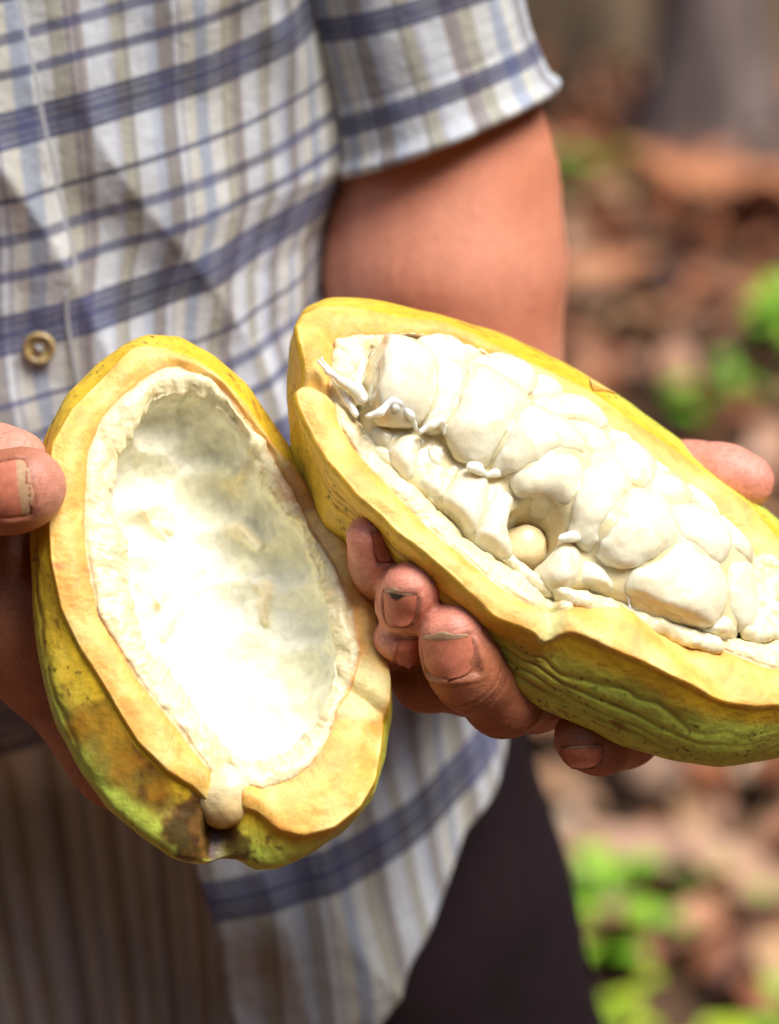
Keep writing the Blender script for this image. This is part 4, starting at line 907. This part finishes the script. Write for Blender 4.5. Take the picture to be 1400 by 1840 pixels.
CX = np.interp(YS, [-2200, 0, 1840], [-500, -140, 150]); FD = np.interp(YS, [-1500, -1250, -900, 0, 920, 1840, 2300], [-.065, -.050, -.065, -.105, -.150, -.215, -.25]); HB = np.interp(YS, [-1500, -1250, -900, 0, 1300, 2200], [.05, .085, .10, .10, .125, .13])
E1 = unit([.995, .09, .0])
def tube(phi, y, off=0.0):
    cx = np.interp(y, YS, CX); xr = np.interp(y, YS, XR); fd = np.interp(y, YS, FD); hb = np.interp(y, YS, HB)
    z0 = fd - hb; k = (D - z0) / D; a = (xr - cx) * S * k / .955; sp_, cp = np.sin(phi), np.cos(phi); pw = 2 / 2.4
    X = np.sign(sp_) * np.abs(sp_) ** pw * (a + off); Zc = np.sign(cp) * np.abs(cp) ** pw * (hb + off)
    c = np.stack([(cx - 700) * S * k, (920 - y) * S * k, z0], -1)
    return c + X[..., None] * E1 + Zc[..., None] * np.array([0.02, -.40, .916])
def fold(P, amp):   # folds run down and to the left of the wearer, finer ones cross them
    e = unit([.50, -.86, 0]); q = np.c_[P @ np.array([.86, .50, 0]), (P @ e) * .30, P[:, 2] * .5]
    f1 = vnoise(q, 17, 5); f2 = vnoise(q, 42, 6); f3 = vnoise(P, 26, 7)
    return amp * ((1 - np.abs(f1)) ** 2 * 2.0 - 1.0 + .5 * f2 + .5 * f3)
def edge_phi(y):    # front edge of the upper panel
    xe = np.interp(y, [-2200, 60, 650, 1100, 1480, 1580, 1700, 1900, 2200], [-640, -160, 10, 220, 370, 390, 405, 440, 480])
    cx = np.interp(y, YS, CX); xr = np.interp(y, YS, XR); s = np.clip((xe - cx) / (xr - cx), -1, 1); return np.arcsin(np.sign(s) * np.abs(s) ** 1.2)
def panel(ph0, ph1, hem, name, parent, off, amp, vmap, lst, n=300, m=330, y0=-1500, uoff=0):
    t = np.linspace(0, 1, n); s = np.linspace(0, 1, m) ** 0.8
    T, Q = np.meshgrid(t, s, indexing='ij'); 
    phg = np.interp(t, [0, .75, 1], [0, .5, 1]) if ph0 is not None else t
    ya = y0 + (2000 - y0) * Q
    p0 = edge_phi(ya) + (0 if ph0 is None else 0)
    PH = p0 + (R(ph1) - p0) * np.interp(T, [0, .8, 1], [0, .45, 1]) if ph0 is None else R(ph0) + (p0 + R(ph1) - R(ph0)) * np.interp(T, [0, .25, 1], [0, .5, 1])
    Y = y0 + (np.interp(np.degrees(PH), hem[0], hem[1]) - y0) * Q
    o_ = off if np.isscalar(off) else off(PH, Y)
    P = tube(PH, Y, o_).reshape(-1, 3); F = grid_faces(n, m); Nn = vnormals(P, F)
    if (Nn @ np.array([0, 0, 1])).mean() < 0: Nn = -Nn; F = F[:, ::-1]
    P = P + Nn * (fold(P, amp) * (0.5 + .5 * sstep(-.3, .3, vnoise(P, 8, 3))))[:, None]
    if ph0 is None: P = P + Nn * (.0011 * (1 - sstep(.245, .262, PH - p0)).ravel() * (Q.ravel() < .985))[:, None]      # doubled cloth of the button band
    cx = np.interp(Y, YS, CX); xr = np.interp(Y, YS, XR); a = (xr - cx)
    U = (PH * np.interp(Y, [-2000, 0, 600, 1840], [800, 800, 850, 900])).ravel() + 12 * vnoise(P, 9, 8) + uoff; Vv = np.interp(Y.ravel(), *vmap) + 16 * vnoise(P, 11, 9) + 7 * vnoise(P, 30, 10) + .10 * U
    n0 = len(P); P2 = P - Nn * .0009
    bl = np.r_[np.arange(m), (np.arange(1, n)) * m + m - 1, (n - 1) * m + np.arange(m - 2, -1, -1), np.arange(n - 2, 0, -1) * m]
    br = np.c_[bl, bl + n0, np.roll(bl, -1) + n0, np.roll(bl, -1)]
    return mesh_obj(name, np.r_[P, P2], np.r_[F, F[:, ::-1] + n0, br], M_SHIRT, parent, uv=np.r_[np.c_[U, Vv], np.c_[U, Vv]], attrs={'line_strength': np.tile(np.interp(Y.ravel(), *lst), 2)}), P.reshape(n, m, 3), Nn.reshape(n, m, 3)
hemR = ([0, 10, 26, 40, 57, 72, 80, 90, 140, 200], [1880, 1800, 1670, 1500, 1375, 1330, 1300, 1270, 1450, 1650])
shirt, PG, NG = panel(None, 200, hemR, "shirt", person, lambda ph, y: .003 + .014 * sstep(1100, 1600, y) * (1 - sstep(.7, 1.6, ph)), .0062, ([-3000, 96, 426, 1361, 2400], [-3096, 0, 330, 1320, 2300]), ([0, 700, 1100], [1, 1, .12]))  # thin plaid lines fade lower down, imitating cloth washed out by strong light
front2, _, _ = panel(-165, 55, ([-180, -60, -20, 10, 30, 50, 90], [1800, 1800, 1800, 1800, 1800, 1800, 1800]), "front_panel", shirt, lambda ph, y: -.003 - .080 * sstep(950, 1350, y), .0030, ([-3000, 96, 426, 1030, 2400], [-3096, 0, 330, 990, 1200]), ([0, 600, 1000, 1200], [1, 1, .9, .1]), uoff=40)
front2['label'] = "shaded under panel of the shirt front"
# stitched seam of the button band, and its buttons
wm, n, l, p = mat("white_thread", .8, .2); p.inputs['Base Color'].default_value = (.44, .45, .47, 1)
def band_line(off_px, y0, y1, hgt, wid, name):
    yy = np.linspace(y0, y1, 160); ph = edge_phi(yy) + off_px / 820.0
    P = tube(ph, yy, .003 + .014 * sstep(1100, 1600, yy)); 
    T = BVHTree.FromPolygons([tuple(v) for v in PG[:, ::1].reshape(-1, 3)], grid_faces(*PG.shape[:2]).tolist())
    V = []
    for i, q in enumerate(P):
        h = T.find_nearest(Vector(q)); q = np.array(h[0]); nn = np.array(h[1]); nn = nn if nn[2] > 0 else -nn
        for k in range(5): x = k / 4 * 2 - 1; V.append(q + E1 * x * wid + nn * (hgt * (1 - x * x) + .0003))
    return mesh_obj(name, V, grid_faces(160, 5), wm, shirt)
band_line(215, -600, 1000, .0001, .0007, "seam")
bm_, n, l, p = mat("horn_button", .25, .6); t1 = noise(n, l, 300, 3); r1 = ramp(n, [(.3, (.30, .19, .06)), (.6, (.50, .38, .17))]); l.new(t1.outputs[0], r1.inputs[0]); l.new(r1.outputs[0], p.inputs['Base Color'])
TG = BVHTree.FromPolygons([tuple(v) for v in PG.reshape(-1, 3)], grid_faces(*PG.shape[:2]).tolist())
def button(px, py):
    o0 = Vector((0, 0, D)); h = TG.ray_cast(o0, (Vector(A(px, py, 0)) - o0).normalized()); q = np.array(h[0]); nn = np.array(h[1]); nn = nn if nn[2] > 0 else -nn
    e1 = unit(np.cross(nn, [0, 1, 0])); e2 = np.cross(nn, e1); pr = [(0, .0004), (.0012, .0004), (.0022, .0006), (.0034, .0009), (.0040, .0019), (.0046, .0021), (.0051, .0015), (.0052, .0004), (.0045, -.0002)]; V = []; ns = 32
    for r_, h_ in pr:
        for k in range(ns): a = k / ns * 6.2832; V.append(q + nn * (h_ + .0012) + (e1 * math.cos(a) + e2 * math.sin(a)) * (r_ + 1e-5))
    b = mesh_obj("button", V, grid_faces(len(pr), ns, False, True), bm_, shirt)
    V = []; F = []
    for k in range(2):   # crossed thread
        d_ = unit(e1 + e2 * (1 if k else -1)); s_ = np.cross(nn, d_)
        for i in range(7):
            t = i / 6 * 2 - 1
            for j in range(5): a = j / 5 * 6.283; V.append(q + nn * (.0020 + .0012 * (1 - t * t)) + d_ * t * .0017 + (s_ * math.cos(a) + nn * math.sin(a)) * .00045)
        F.append(grid_faces(7, 5, False, True) + k * 35)
    o = mesh_obj("button_thread", V, np.concatenate(F), wm, shirt)
button(72, 622); button(-5, 245 - 0) if False else None
# sleeves
def sleeve(J_, name, hem_tilt, uoff, voff):
    n, m = 120, 160; a = np.linspace(0, 2 * math.pi, n, endpoint=False); t = np.linspace(0, 1, m); ys = np.linspace(0, len(J_) - 1, m)
    cs = np.array([j[0] for j in J_]); rs = np.array([j[1] for j in J_]); k_ = np.arange(len(J_)); c = np.stack([np.interp(ys, k_, cs[:, i]) for i in range(3)], 1); r = np.interp(ys, k_, rs)
    ax_ = np.gradient(c, axis=0); ax_ /= np.linalg.norm(ax_, axis=1)[:, None]; e = np.array([1, 0, 0]) - ax_ * ax_[:, :1]; e /= np.linalg.norm(e, axis=1)[:, None]; f_ = np.cross(ax_, e)
    AA, I = np.meshgrid(a, np.arange(m), indexing='ij'); ca, sa = np.cos(AA), np.sin(AA)
    P = c[I] + (e[I] * ca[..., None] + f_[I] * sa[..., None]) * r[I][..., None] + np.array(ax_)[I] * (hem_tilt * ca * (I / m) ** 2)[..., None]
    P = P.reshape(-1, 3); F = grid_faces(n, m, True, False); Nn = vnormals(P, F); out = (P - c[I].reshape(-1, 3)); 
    if (Nn * out).sum(1).mean() < 0: Nn = -Nn; F = F[:, ::-1]
    P = P + Nn * fold(P * np.array([1, 1, 1.]), .003)[:, None] * (1 - .4 * (I.ravel() / m))[:, None]
    # the turned hem is a slightly thicker roll
    L_ = np.linalg.norm(np.diff(c, axis=0), axis=1).sum() / S / 1.18; U = (AA * 210).ravel() + uoff; Vv = ((I / m) * L_).ravel() + voff
    P = P + Nn * (.0022 * np.exp(-((I.ravel() / m - .975) / .022) ** 2))[:, None]
    n0 = len(P); P2 = P - Nn * .0016; bl = np.arange(n) * m + m - 1; br = np.c_[bl, np.roll(bl, -1), np.roll(bl, -1) + n0, bl + n0]
    return mesh_obj(name, np.r_[P, P2], np.r_[F, F[:, ::-1] + n0, br], M_SHIRT, shirt, uv=np.r_[np.c_[U, Vv], np.c_[U, Vv]], attrs={'line_strength': np.full(2 * n0, .22)})
sleeve(J((560, -900, -.13, 60), (660, -420, -.155, 48), (705, -120, -.175, 38.5), (738, 20, -.182, 38.0), (766, 120, -.187, 38), (798, 236, -.192, 40)), "sleeve", -.0045, 0, 25)
sleeve(J((-640, -900, -.16, 66), (-790, -450, -.20, 56), (-830, -150, -.22, 52), (-845, 150, -.235, 50)), "sleeve", 0, 50, 0)
hm, n, l, p = mat("black_hair", .6, .3); p.inputs['Base Color'].default_value = (.012, .010, .009, 1)
HDp = SHO + up(.25) + [.01, 0.0, .05]
hdir = unit(up(1.0) * .8 - np.array([.2, -.42, .88]) * .62)
sdf_obj(lambda P: smax(ellips(P, HDp + hdir * .006, (.080, .106, .096)), -((P - HDp) @ hdir - .012), .004) + .002 * fbm(P, 160, 2, 3), HDp - .13, HDp + .13, .004, "hair", hm, person, 1)
# ---- trousers
tm, n, l, p = mat("dark_brown_cotton", .9, .15); t1 = noise(n, l, 14, 4); r1 = ramp(n, [(.3, (.007, .0035, .005)), (.65, (.016, .008, .011))]); l.new(t1.outputs[0], r1.inputs[0]); l.new(r1.outputs[0], p.inputs['Base Color']); bump(n, l, p, t1.outputs[0], .4, .006)
def tr_f(P):
    d = smin(chain(P, [(HIPR + up(.05), .088), (HIPR, .088), (KNR, .066), (FTR + up(.06), .055)], .03), chain(P, [(HIPL + up(.05), .088), (HIPL, .088), (KNL, .066), (FTL + up(.06), .055)], .03), .02)
    return d + .005 * vnoise(np.c_[P[:, 0], P[:, 1] * .5, P[:, 2]], 22, 2)
sdf_obj(tr_f, np.array([-.38, -.93, -.82]), np.array([.22, .06, -.18]), .0065, "trousers", tm, person, 2, None)

# ------------------------------------------------------------------ every closed mesh faces outwards
